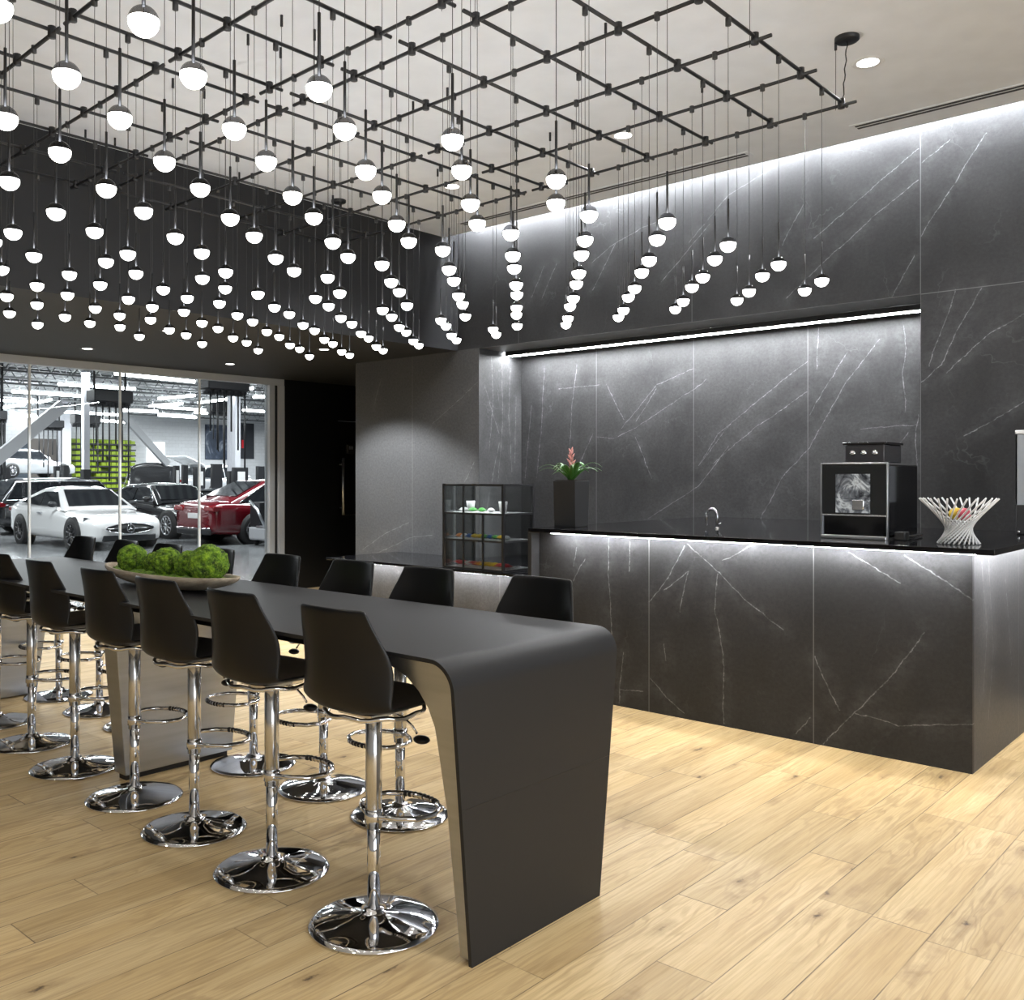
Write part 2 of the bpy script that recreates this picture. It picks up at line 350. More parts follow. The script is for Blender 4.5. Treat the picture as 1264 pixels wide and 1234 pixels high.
# ------------------------------------------------------------------ the room shell
fl = MB().box(-5, 12, -5, YW, -0.10, 0.0).build('floor', M['wood']); struct(fl, 'pale oak plank floor of the lounge', 'floor')
cl = MB().box(-5, 7.08, -5, YF, ZC, ZC + 0.12).build('ceiling', M['ceiling']); struct(cl, 'light grey painted high ceiling over the lounge', 'ceiling')
MB().box(7.08, 7.10, -5, YF, ZC, ZC + 0.30).box(7.08, XW + 0.02, -5, YF, ZC + 0.28, ZC + 0.32).build('trim_1', M['ceiling'])
struct(bpy.data.objects['trim_1'], 'recessed light cove where ceiling meets stone wall', 'trim')
o = MB().box(-5, 12, YF, YW + 0.2, ZS, ZC + 0.12).build('ceiling_low', M['soffit']); struct(o, 'black lowered ceiling block before the showroom glass', 'ceiling')
# stone wall: upper band, right part, niche, side part with glare painted in
o = MB().box(XW, XN + 0.1, -5, YF, ZS, ZC + 0.3).build('wall_right', M['stone_upper']); struct(o, 'upper charcoal veined stone wall under the cove light', 'wall')
o = MB().box(XW, XN + 0.1, -5, 2.206, 0, ZS).build('wall_right_lower', M['stone_upper']); struct(o, 'charcoal stone wall right of the lit niche', 'wall')
o = MB().box(XN, XN + 0.1, 2.206, 6.471, 0, ZS).build('wall_niche', M['stone_niche']); struct(o, 'veined charcoal stone back of the lit niche', 'wall')
mw = MB().box(XW, XN + 0.1, 6.472, 8.389, 0, ZS).build('wall_side', M['stone_side_glare']); struct(mw, 'charcoal stone wall left of the niche, glare painted lighter', 'wall')
o = MB().box(XW, XN, 6.468, 6.472, 0, ZS).build('wall_return', M['stone_return']); struct(o, 'veined stone side return at the left of the niche', 'wall')
o = MB().box(-5, -4.9, -5, YW, 0, ZC).build('wall_left', M['light_wall']); struct(o)
o = MB().box(11.9, 12, 8.4, YW, 0, ZS).build('wall_corridor', M['dark_void']); struct(o)
o = MB().box(XN + 0.1, 12, 8.3, 8.389, 0, ZS).build('wall_corridor_side', M['dark_void']); struct(o)
# unseen wall behind the camera, wide opening added for daylight fill
o = MB().box(-5, XW, -5, -4.9, 0, 0.4).box(-5, XW, -5, -4.9, 3.3, ZC).box(-5, -3.5, -5, -4.9, 0.4, 3.3).box(6.0, XW, -5, -4.9, 0.4, 3.3).box(-0.3, 0.0, -5, -4.9, 0.4, 3.3).box(2.9, 3.1, -5, -4.9, 0.4, 3.3).build('wall_back', M['light_wall']); struct(o)
# black wall with door next to the glass
o = MB().box(7.86, 8.8, YW, YW + 0.15, 0, ZS).box(9.75, 12, YW, YW + 0.15, 0, ZS).box(8.8, 9.75, YW, YW + 0.15, 2.35, ZS).build('wall_front', M['dark_void']); struct(o, 'black wall between showroom glass and the stone side wall', 'wall')
d = MB().box(8.805, 9.745, YW + 0.03, YW + 0.08, 0.005, 2.345).build('door_1', M['dark_void']); struct(d, 'black door at the corridor with steel pull', 'door')
MB().tube([(8.86, YW - 0.05, 1.0), (8.86, YW - 0.05, 1.82)], 0.022, 10).tube([(8.86, YW - 0.05, 1.1), (8.86, YW + 0.03, 1.1)], 0.01).tube([(8.86, YW - 0.05, 1.72), (8.86, YW + 0.03, 1.72)], 0.01).build('door_handle', M['alu'], d)
MB().box(8.9, 9.7, YW + 0.0, YW + 0.03, 0.98, 1.0).build('push_bar', M['cord'], d)
t = thing('exit_control_box', (9.03, YW + 0.0, 1.88), 'small grey control box on the black wall beside corridor door', 'box')
MB().box(-0.06, 0.06, -0.02, 0.028, 0, 0.13).build('housing', M['cord'], t, bevel=0.006)
MB().box(-0.035, 0.035, -0.028, -0.02, 0.06, 0.11).build('display', M['alu'], t)

# ------------------------------------------------------------------ showroom glass wall
jx = [1.3, 2.35, 3.4, 4.453, 5.513, 6.579, 7.62]
w = MB().box(-5, 7.86, YW, YW + 0.12, ZS - 0.085, ZS).build('window_frame', M['frame'])
win = struct(bpy.data.objects.new('window_1', None), 'tall frameless glass wall between lounge and car workshop', 'window'); COL.objects.link(win)
w.parent = win; w.name = 'head_frame'
MB().box(7.62, 7.705, YW, YW + 0.12, 0, ZS - 0.085).build('side_frame', M['frame'], win, bevel=0.004)
MB().box(7.705, 7.765, YW + 0.03, YW + 0.12, 0, ZS - 0.085).build('frame_recess', M['black_metal'], win)
MB().box(7.765, 7.86, YW - 0.01, YW + 0.12, 0, ZS - 0.085).build('jamb', M['frame'], win, bevel=0.004)
MB().box(-5, 7.62, YW + 0.02, YW + 0.10, 0, 0.03).build('floor_channel', M['alu'], win)
for a, b in zip([-5] + jx[:-1], jx):
    MB().box(a + 0.006, b - 0.006, YW + 0.05, YW + 0.062, 0.03, ZS - 0.085).build('glass_pane', M['glass'], win)
for a in jx[:-1]:
    MB().box(a - 0.011, a + 0.011, YW + 0.04, YW + 0.072, 0.03, ZS - 0.085).build('pane_joint', M['glass_edge'], win)

# ------------------------------------------------------------------ light strips
o = MB().box(7.12, 7.17, -4.9, YF - 0.02, ZC + 0.235, ZC + 0.262).build('cove_light_strip', M['cove']); tag(o, 'hidden linear light in the cove above the stone wall', 'light')
t = thing('niche_light_bar', (7.75, 2.30, ZS), 'long white linear light along the top of the stone niche', 'light')
MB().box(-0.062, -0.0505, 0, 4.14, -0.047, -0.001).box(0.0505, 0.062, 0, 4.14, -0.047, -0.001).build('housing', M['black_metal'], t)
MB().box(-0.050, 0.050, 0.02, 4.12, -0.0465, -0.012).build('diffuser', M['led'], t)
for i, (x, y) in enumerate([(5.812, 2.051), (5.851, 3.791), (5.891, 5.527)]):
    t = thing('ceiling_downlight', (x, y, ZC), 'round white recessed downlight in the grey ceiling, ' + ['nearest the right', 'middle one behind the pendants', 'farthest by the black fascia'][i], 'light', 'recessed lights in the high ceiling')
    MB().lathe([(0.062, -0.003), (0.085, -0.006), (0.092, -0.001)], 28).build('trim_ring', M['white'], t)
    MB().lathe([(0.0001, -0.004), (0.062, -0.004)], 28).build('lens', M['down'], t)
    l = bpy.data.lights.new('spot', 'SPOT'); l.energy = 215; l.spot_size = math.radians(125); l.spot_blend = 0.7; l.shadow_soft_size = 0.05; l.color = (0.98, 0.985, 1.0)
    q = bpy.data.objects.new('downlight_lamp', l); COL.objects.link(q); q.location = (x, y, ZC - 0.03)
lows = [(4.569, 9.43, 'left one by the glass'), (6.327, 9.495, 'right one by the glass'), (6.263, 7.692, 'one behind the right pendants'), (4.508, 7.741, 'one behind the left pendants')]
for x, y, s in lows:
    t = thing('ceiling_downlight', (x, y, ZS), 'small white recessed downlight in the black ceiling, ' + s, 'light', 'recessed lights in the black ceiling')
    MB().lathe([(0.05, -0.003), (0.07, -0.006), (0.078, -0.001)], 24).build('trim_ring', M['black_metal'], t)
    MB().lathe([(0.0001, -0.004), (0.05, -0.004)], 24).build('lens', M['down'], t)
    l = bpy.data.lights.new('spot', 'SPOT'); l.energy = 420 if x == 6.263 else 120; l.spot_size = math.radians(118); l.spot_blend = 0.35; l.color = (0.93, 0.97, 1.0); l.shadow_soft_size = 0.05
    q = bpy.data.objects.new('downlight_lamp', l); COL.objects.link(q); q.location = (x, y, ZS - 0.03)

# slot air diffusers
for y0, y1, s in [(-1.2, 2.518, 'nearest the right edge'), (3.285, 6.3, 'behind the pendants')]:
    t = thing('slot_air_diffuser', (6.83, y0, ZC), 'long narrow two-slot air diffuser in the grey ceiling, ' + s, 'vent', 'slot diffusers')
    L = y1 - y0
    MB().box(-0.055, 0.055, 0, L, -0.006, 0.0).build('frame', M['ceiling'], t)
    for dx in (-0.024, 0.024):
        MB().box(dx - 0.012, dx + 0.012, 0.03, L - 0.03, -0.009, -0.005).build('slot', M['black_metal'], t)

# ------------------------------------------------------------------ pendant grid
S = 0.986; ZG = 3.62
def gx(x, y): return (x + 0.029 * (y - 2.07)) * S
XA = [3.242, 3.779, 4.326, 4.859, 5.413]; XB = [0.345, 0.877, 1.391, 1.925, 2.464, 3.016]
YA = [2.057, 2.483, 2.914, 3.348, 3.796, 4.246]; YB = [4.477, 4.901, 5.324, 5.769, 6.221, 6.675]
mods = [(XA, YA, 'right front module over the bar'), (XB, YA, 'left front module over the table'), (XA, YB, 'right rear module by the black fascia'), (XB, YB, 'left rear module by the black fascia')]
balls = []
for XS, YS, s in mods:
    g = thing('pendant_grid', (0, 0, ZG), 'black rod grid holding globe pendants, ' + s, 'light grid', 'pendant rod grids')
    ov = 0.085
    for x in XS:
        a, b = YS[0] - ov, YS[-1] + ov
        MB().tube([(gx(x, a), a * S, 0), (gx(x, b), b * S, 0)], 0.0095, 8).build('rod', M['black_metal'], g)
        for y0, y1 in zip(YS[:-1], YS[1:]):
            balls.append((x, (y0 + y1) / 2, 1))
    for y in YS:
        a, b = XS[0] - ov, XS[-1] + ov
        MB().tube([(gx(a, y), y * S, 0.019), (gx(b, y), y * S, 0.019)], 0.0095, 8).build('rod', M['black_metal'], g)
        for x0, x1 in zip(XS[:-1], XS[1:]):
            balls.append(((x0 + x1) / 2, y, 0))
    for x in XS:
        for y in YS:
            MB().lathe([(0.001, -0.017), (0.019, -0.017), (0.019, 0.036), (0.001, 0.036)], 10, (gx(x, y), y * S, 0)).build('joint', M['black_metal'], g)
    for x in (XS[0], XS[2], XS[-1]):
        for y in (YS[0], YS[2], YS[-1]):
            X_, Y_ = gx(x, y) + 0.05, y * S + 0.05 - (0.09 if y == YS[-1] else 0)
            MB().tube([(X_, Y_, 0), (X_, Y_, ZC - ZG - 0.05)], 0.0016, 5).tube([(X_, Y_, ZC - ZG - 0.06), (X_, Y_, ZC - ZG)], 0.008, 8).build('suspension_cable', M['black_metal'], g)
R = 0.0355
gm = MB().sphere((0, 0, 0), R, 20, 9, -1, 0.12)
cm = MB().sphere((0, 0, 0), R * 1.015, 20, 8, 0.12, 1.0)
dm = MB().lathe([(0.0001, R * 0.14), (R * 0.93, R * 0.14)], 20)  # unseen disc added inside each globe to throw light up at the ceiling
sm_ = MB().tube([(0, 0, R * 0.97), (0, 0, R + 0.17)], 0.0048, 8)
proto = None
def ordn(n): return str(n) + {1: 'st', 2: 'nd', 3: 'rd'}.get(n if n < 20 else n % 10, 'th')
rows = {}
for x, y, f in balls: rows.setdefault(round(x, 3), []).append((y, f))
keys = sorted(rows, reverse=True); cords = {}
kk_ = 0
for ri, x in enumerate(keys):
    vis = []
    for y, f in sorted(rows[x]):
        X_, Y_ = gx(x, y), y * S
        z = H + (1.069 if f == 0 else 1.085) * S
        r_ = X_ * .6793 - Y_ * .7340; fw = X_ * .7338 + Y_ * .6790
        px = 566 + 1171 * r_ / fw; py = 588 - 1171 * (z - H) / fw
        if px < -40 or py < -60: continue            # pendants the photograph shows nothing of
        vis.append((X_, Y_, z))
    if not vis: continue
    kk_ += 1
    for yi, (X_, Y_, z) in enumerate(vis):
        lab = 'half-white globe pendant, %s from the near end, %s row out from the stone wall' % (ordn(yi + 1), ordn(kk_))
        if proto is None:
            b = thing('globe_pendant', (X_, Y_, z), lab, 'pendant light', 'globe pendants on the rod grid'); proto = b
            gm.build('opal_diffuser', M['globe'], b); cm.build('dome_cap', M['cap'], b); dm.build('added_uplight_disc', M['globe_uplight'], b, fix=False); sm_.build('stem', M['black_metal'], b)
        else:
            b = proto.copy(); COL.objects.link(b); b.location = (X_, Y_, z); b['label'] = lab
            for ch in proto.children:
                if ch.name.startswith('cord'): continue
                c = ch.copy(); COL.objects.link(c); c.parent = b
        key = round(z, 3)
        if key not in cords:
            cords[key] = MB().tube([(0, 0, R + 0.165), (0, 0, ZG - z)], 0.0013, 5).lathe([(0.001, ZG - z - 0.022), (0.0135, ZG - z - 0.022), (0.0135, ZG - z + 0.012), (0.001, ZG - z + 0.012)], 8)
            cords[key] = cords[key].build('cord', M['cord'], b)
        else:
            c = cords[key].copy(); COL.objects.link(c); c.parent = b
for (x, y, ex, ey, s) in [(5.40, 2.02, 5.385, 2.04, 'near the right downlight'), (5.50, 6.55, 5.46, 6.5, 'near the black fascia')]:
    t = thing('ceiling_canopy', (x, y, ZC), 'flat round black ceiling canopy feeding the pendant grid, ' + s, 'canopy', 'grid power canopies')
    MB().lathe([(0.001, -0.024), (0.060, -0.024), (0.066, -0.018), (0.066, 0.0)], 28).build('disc', M['black_metal'], t)
    n = 14; pts = [(0.01 * math.sin(k * 1.9) * (0 < k < n) + (ex - x) * k / n, (ey - y) * k / n, -0.02 - (ZC - ZG - 0.02) * k / n) for k in range(n + 1)]
    MB().tube(pts, 0.0035, 6).build('feed_cable', M['black_metal'], t)

# ------------------------------------------------------------------ bar counter
bar = thing('bar_counter', (BX, 1.39, 0), 'high bar with veined charcoal stone front and polished black top', 'counter')
def L_(x, y, z=0): return (x - BX, y - 1.39, z)
MB().box(0, 0.03, 0, 4.235 - 1.39, 0, 1.15).build('front_panel', M['stone_bar'], bar)
MB().box(0.03, XW - BX - 0.002, 0, 0.03, 0, 1.15).build('side_panel', M['stone_bar_side'], bar)
# the top fills the niche behind as well
tp = MB()
tp.add([L_(5.35, 1.265, 1.15), L_(XW - 0.002, 1.265, 1.15), L_(XW - 0.002, 2.22, 1.15), L_(XN - 0.004, 2.22, 1.15), L_(XN - 0.004, 4.27, 1.15), L_(5.35, 4.27, 1.15)] +
       [L_(5.35, 1.265, 1.18), L_(XW - 0.002, 1.265, 1.18), L_(XW - 0.002, 2.22, 1.18), L_(XN - 0.004, 2.22, 1.18), L_(XN - 0.004, 4.27, 1.18), L_(5.35, 4.27, 1.18)],
       [(5, 4, 3, 2, 1, 0), (6, 7, 8, 9, 10, 11)] + [(i, (i + 1) % 6, 6 + (i + 1) % 6, 6 + i) for i in range(6)])
tp.build('worktop', M['black_gloss'], bar, bevel=0.002)
MB().box(5.35 - BX, XN - 0.01 - BX, 4.238 - 1.39, 4.27 - 1.39, 0, 1.149).build('end_panel', M['black_matt'], bar)
MB().box(5.372 - BX, 5.387 - BX, 1.36 - 1.39, 4.08 - 1.39, 1.1475, 1.1495).box(5.415 - BX, XW - 0.1 - BX, 1.285 - 1.39, 1.30 - 1.39, 1.1475, 1.1495).build('light_strip', M['under'], bar)

low = thing('low_counter', (6.28, 4.29, 0), 'lower lit stone counter carrying the glass snack case', 'counter')
MB().box(0, 1.015, 0, 3.39, 0.69, 0.714).build('worktop', M['black_gloss'], low, bevel=0.002)
MB().box(1.015, 1.70, 0, 2.17, 0.69, 0.714).build('niche_worktop', M['black_gloss'], low)
MB().box(0.09, 0.12, 0.02, 3.34, 0, 0.69).build('front_panel', M['stone_low'], low)
MB().box(0.12, 1.01, 3.31, 3.34, 0, 0.69).build('side_panel', M['stone_low'], low)
MB().box(0.02, 0.035, 0.03, 3.3, 0.6875, 0.6895).build('light_strip', M['under_low'], low)

# tap
t = thing('gooseneck_tap', (6.2, 3.23, 1.18), 'slim chrome gooseneck tap on the black bar top', 'tap')
pts = [(0, 0, 0)] + [(0, 0, 0.08)] + [(0, 0.042 - 0.042 * math.cos(a), 0.088 + 0.05 * math.sin(a)) for a in [PI * k / 12 for k in range(13)]] + [(0, 0.084, 0.02)]
MB().tube(pts, 0.0105, 10).build('spout', M['chrome'], t)
MB().lathe([(0.018, 0), (0.018, 0.008), (0.010, 0.012), (0.010, 0.03)], 16).build('base', M['chrome'], t)
MB().tube([(0.0, -0.005, 0.03), (0.045, -0.02, 0.045)], 0.004, 8).build('handle', M['chrome'], t)

# planter with bromeliad
t = thing('potted_bromeliad', (5.62, 4.05, 1.18), 'pink-flowered bromeliad in tall square black planter on bar end', 'plant')
p = MB()
p.hexa([(0.008, 0.005, 0), (0.172, 0.005, 0), (0.172, 0.195, 0), (0.008, 0.195, 0), (0, 0, 0.34), (0.18, 0, 0.34), (0.18, 0.2, 0.34), (0, 0.2, 0.34)])
p.build('planter', M['black_matt'], t, bevel=0.003)
MB().box(0.012, 0.168, 0.012, 0.188, 0.335, 0.345).build('soil', P('potting soil', (0.02, 0.014, 0.01), 0.95), t)
lf = MB(); rng = random.Random(3)
for i in range(22):
    a = 2 * PI * i / 22 + rng.uniform(-.15, .15); Ln = rng.uniform(0.13, 0.25); up = rng.uniform(0.05, 0.14); wd = rng.uniform(0.014, 0.021)
    ca, sa = math.cos(a), math.sin(a); ra, rb, rc_ = [], [], []
    for k in range(9):
        u = k / 8; d = 0.01 + Ln * u; z = 0.345 + up * math.sin(u * 2.2) * 1.0 + 0.02 * u - 0.03 * u * u
        w_ = wd * (1 - u ** 2.2) + 0.0012; m_ = 0.004 * (1 - u)
        c0 = (0.09 + ca * d, 0.10 + sa * d, z - m_)
        ra.append((c0[0] - sa * w_, c0[1] + ca * w_, z)); rb.append(c0); rc_.append((c0[0] + sa * w_, c0[1] - ca * w_, z))
    lf.grid([ra, rb, rc_])
lf.build('leaves', M['leaf'], t, solid=0.0015, fix=False)
fw_ = MB(); fw_.tube([(0.09, 0.1, 0.345), (0.092, 0.102, 0.45), (0.09, 0.105, 0.56)], [0.006, 0.005, 0.003], 6)
for k in range(16):
    a = k * 2.4; z = 0.42 + k * 0.0095; r_ = 0.035 * (1 - k / 22)
    c = Vector((0.09 + 0.45 * r_ * math.cos(a), 0.10 + 0.45 * r_ * math.sin(a), z)); d = Vector((math.cos(a) * r_, math.sin(a) * r_, 0.03))
    fw_.tube([c - d * 0.3, c + d * 0.25, c + d * 0.9], [0.003, 0.009, 0.001], 6)
fw_.build('flower_spike', M['flower'], t)

# coffee machine
t = thing('coffee_machine', (5.70, 1.90, 1.18), 'glossy black bean-to-cup coffee machine with silver edges on bar', 'coffee machine')
MB().box(0.02, 0.55, 0.006, 0.384, 0.012, 0.44).build('body', M['black_gloss'], t, bevel=0.008)
fr = MB()
for (y0, y1, z0, z1) in [(0, 0.008, 0.0, 0.45), (0.382, 0.39, 0.0, 0.45), (0.008, 0.382, 0.442, 0.45), (0.008, 0.382, 0.0, 0.022)]:
    fr.box(-0.002, 0.022, y0, y1, z0, z1)
fr.build('front_frame', M['alu'], t, bevel=0.002)
MB().box(0.004, 0.02, 0.008, 0.382, 0.145, 0.442).build('front_glass', M['screen'], t)
def displaymat():
    q = NT('machine display'); o = q.obj(); n = q.noise(o, 9, 4, 0.7, 0.8)
    c = q.ramp(n, [(0.38, (0.02, 0.022, 0.026)), (0.5, (0.12, 0.13, 0.145)), (0.6, (0.45, 0.48, 0.5)), (0.7, (0.12, 0.13, 0.14))])
    q.set(Base_Color=c, Roughness=0.1, Emission_Color=c, Emission_Strength=0.45); return q.m
MB().box(0.000, 0.006, 0.10, 0.30, 0.155, 0.385).build('touch_display', displaymat(), t)
MB().box(-0.004, 0.02, 0.008, 0.382, 0.135, 0.145).build('chrome_lip', M['chrome'], t, bevel=0.002)
MB().box(-0.015, 0.02, 0.13, 0.20, 0.17, 0.235).build('spout', M['chrome'], t, bevel=0.006)
MB().box(-0.01, 0.02, 0.01, 0.38, 0.002, 0.02).build('drip_tray', M['alu'], t, bevel=0.003)
MB().box(0.12, 0.42, 0.06, 0.29, 0.452, 0.56).build('bean_hopper', P('smoked acrylic', (0.05, 0.05, 0.055), 0.08), t, bevel=0.006)
MB().box(0.11, 0.43, 0.05, 0.30, 0.56, 0.575).build('hopper_lid', M['black_gloss'], t, bevel=0.003)
for y in (0.11, 0.175, 0.24):
    MB().lathe([(0.001, 0), (0.016, 0), (0.016, -0.012), (0.001, -0.012)], 16, (0.118, y, 0.51), 'x').build('hopper_latch', M['chrome'], t)
hs = MB().tube([(0.10, -0.045, 0.02), (0.25, -0.05, 0.012), (0.5, -0.03, 0.012)], 0.008, 8); hs.build('hose', M['black_metal'], t)
MB().box(0.06, 0.14, -0.075, -0.015, 0, 0.05).build('milk_valve', M['cord'], t, bevel=0.006)

# twisted white rod basket with fruit
t = thing('twisted_rod_fruit_basket', (5.68, 1.52, 1.18), 'hourglass basket of twisted white rods on the bar corner', 'basket')
n = 26
for k in range(n):
    a = 2 * PI * k / n; b0 = a - 0.95; b1 = a + 0.95
    p0 = Vector((0.105 * math.cos(b0), 0.105 * math.sin(b0), 0.004)); p1 = Vector((0.195 * math.cos(b1), 0.195 * math.sin(b1), 0.25))
    mid = p0.lerp(p1, 0.34); mid = Vector((mid.x * 0.82, mid.y * 0.82, mid.z))
    pts = [p0.lerp(mid, u) for u in (0, .5)] + [mid.lerp(p1, u) for u in (0, .33, .66, 1)]
    MB().tube(pts, 0.0048, 6).build('rod', M['white'], t)
for nm, c, x, y, col, lab in [('lemon', (0.7, 0.5, 0.05), 0.03, 0.02, 0, 'yellow lemon resting in the white rod basket'), ('apple', (0.45, 0.06, 0.09), -0.03, -0.035, 1, 'pink-red apple resting in the white rod basket')]:
    q = MB().sphere((0, 0, 0), 0.035, 16, 10, sq=(1, 1.12 if col == 0 else 1, 1 if col else 0.95)).build(nm, P(nm + ' skin', c, 0.4)); q.location = (5.68 + x, 1.52 + y, 1.18 + 0.165); tag(q, lab, 'fruit')

# dispenser at the right edge
t = thing('snack_dispenser', (6.85, 1.28, 1.18), 'clear acrylic dispenser on black base at the right end', 'dispenser')
MB().box(0, 0.25, 0, 0.22, 0, 0.19).build('base', M['black_matt'], t, bevel=0.006)
ac = MB(); 
for b_ in [(0, 0.008, 0, 0.22), (0.242, 0.25, 0, 0.22), (0, 0.25, 0, 0.008), (0, 0.25, 0.212, 0.22)]: ac.box(b_[0], b_[1], b_[2], b_[3], 0.19, 0.64)
ac.build('acrylic_box', P('frosted acrylic', (0.55, 0.58, 0.62), 0.2, 0, Transmission_Weight=0.5), t)
MB().box(-0.004, 0.254, -0.004, 0.224, 0.64, 0.665).build('lid', M['white'], t, bevel=0.004)
MB().box(-0.006, 0.0, 0.05, 0.16, 0.24, 0.42).build('product_card', P('orange card', (0.75, 0.42, 0.10), 0.5), t)
MB().box(-0.008, -0.006, 0.06, 0.13, 0.26, 0.32).build('green_print', P('green print', (0.15, 0.45, 0.15), 0.5), t)
MB().tube([(-0.02, 0.2, 0.02), (0.0, 0.2, 0.02)], 0.008, 8).build('knob', M['chrome'], t)

# ------------------------------------------------------------------ glass display case on the low counter
ZL = 0.714
cx0, cx1, cy0, cy1, hh = 6.31, 6.72, 5.31, 6.02, 0.77
t = thing('glass_display_case', (cx0, cy0, ZL), 'three-tier glass snack case with black metal frame on low counter', 'display case')
DX, DY = cx1 - cx0, cy1 - cy0; bt = 0.011
bars = MB()
for x in (0, DX):
    for y in (0, DY): bars.box(x - bt, x + bt, y - bt, y + bt, 0, hh)
for z in (0.012, 0.265, 0.505, hh - 0.01):
    for x in (0, DX): bars.box(x - bt * .8, x + bt * .8, 0, DY, z - 0.010, z + 0.006)
    for y in (0, DY): bars.box(0, DX, y - bt * .8, y + bt * .8, z - 0.010, z + 0.006)
bars.box(-bt * .8, bt * .8, DY * 0.33 - 0.007, DY * 0.33 + 0.007, 0, 0.505)
bars.box(-bt * .8, bt * .8, DY * 0.66 - 0.006, DY * 0.66 + 0.006, 0, hh)
bars.build('frame', M['black_metal'], t)
MB().box(0, DX, 0, DY, 0.004, 0.012).build('case_base', M['black_metal'], t)
for z in (0.265, 0.505): MB().box(0.01, DX - 0.01, 0.01, DY - 0.01, z - 0.006, z).build('shelf', M['glass_edge'], t)
for z in (0.013, 0.266, 0.506): MB().box(0.02, DX - 0.02, 0.02, DY - 0.02, z, z + 0.006).build('tray_liner', M['white'], t)
gl = MB(); gl.box(-0.003, 0.0, 0.012, DY - 0.012, 0.02, hh - 0.02); gl.build('front_glass', M['glass'], t)
for y in (0, DY): MB().box(0.012, DX - 0.012, y - 0.0015, y + 0.0015, 0.02, hh - 0.02).build('side_glass', M['glass'], t)
pk = [('red', (0.55, 0.03, 0.03)), ('yellow', (0.8, 0.55, 0.03)), ('orange', (0.75, 0.25, 0.03)), ('green', (0.10, 0.40, 0.08)), ('blue', (0.04, 0.16, 0.5)), ('white', (0.7, 0.7, 0.7))]
pm = {n_: P(n_ + ' snack wrapper', c, 0.35) for n_, c in pk}
rng = random.Random(5)
def packet(x, y, z, c, rot, tilt, shelf, where, s=1.0):
    rows_ = []
    for i in range(7):
        r_ = []
        for j in range(7):
            u, v = i / 6 - .5, j / 6 - .5
            e = max(0, 1 - (2 * abs(u)) ** 3) * max(0, 1 - (2 * abs(v)) ** 3)
            r_.append((u * 0.11 * s, v * 0.085 * s, 0.022 * e + 0.003 * math.sin(9 * u + 7 * v)))
        rows_.append(r_)
    m_ = MB().grid(rows_).grid([[(a, b, -q * 0.6) for a, b, q in r_] for r_ in rows_])
    o_ = m_.build('snack_packet', pm[c]); o_.location = (x, y, z + 0.016); o_.rotation_euler = (tilt, tilt * .6, rot)
    tag(o_, '%s snack packet on the %s shelf of the glass case, %s' % (c, shelf, where), 'snack packet', 'snack packets in the glass case')
bot = ['red', 'red', 'white', 'red', 'orange', 'yellow', 'yellow', 'yellow', 'red', 'red']
midc = ['orange', 'white', 'blue', 'yellow', 'yellow', 'green', 'blue', 'green', 'yellow', 'white']
for i in range(10):
    packet(cx0 + 0.12, cy1 - 0.085 - i * 0.062, ZL + 0.028, bot[i], rng.uniform(-.3, .3), rng.uniform(0.05, .25), 'bottom', '%s from the left' % ordn(i + 1))
    packet(cx0 + 0.12, cy1 - 0.085 - i * 0.062, ZL + 0.276, midc[i], rng.uniform(-.3, .3), 0.05, 'middle', '%s from the left' % ordn(i + 1), 0.7)
for i, c in enumerate(['white', 'green', 'green', 'white']):
    packet(cx0 + 0.14, cy1 - 0.12 - i * 0.11, ZL + 0.515, c, 0.2 * i, 0.02, 'top', '%s from the left' % ordn(i + 1), 0.8)
for i, (y, s) in enumerate([(cy1 - 0.15, 'left end'), (cy0 + 0.17, 'right end')]):
    q = MB().lathe([(0.001, 0), (0.03, 0), (0.042, 0.10), (0.040, 0.10), (0.028, 0.006)], 16).build('paper_cup', M['white']); q.location = (cx0 + 0.2, y, ZL + 0.512)
    tag(q, 'white paper cup on top shelf of glass case, ' + s, 'cup', 'cups on the top shelf')

# ------------------------------------------------------------------ the long table
TY0, TY1, TH = 2.0, 6.86, 0.975
def xl(z): return 2.224 - 0.092 * (z / TH)
def xr(z): return 2.931 + 0.125 * (z / TH)
tb = thing('communal_table', (2.6, 2.0, 0), 'long charcoal waterfall-edge communal table with steel inner faces', 'table')
def T_(x, y, z): return (x - 2.6, y - 2.0, z)
def prof(off, R_, bottom=0.0, n=10):
    a, b, h = TY0 + off, TY1 - off, TH - off
    pts = [(a, bottom), (a, h * 0.5), (a, h - R_)]
    for k in range(1, n + 1): an = PI - (PI / 2) * k / n; pts.append((a + R_ + R_ * math.cos(an), h - R_ + R_ * math.sin(an)))
    pts += [(y, h) for y in (3.4, 4.4, 5.4)]
    for k in range(0, n + 1): an = PI / 2 - (PI / 2) * k / n; pts.append((b - R_ + R_ * math.cos(an), h - R_ + R_ * math.sin(an)))
    pts += [(b, h * 0.5), (b, bottom)]; return pts
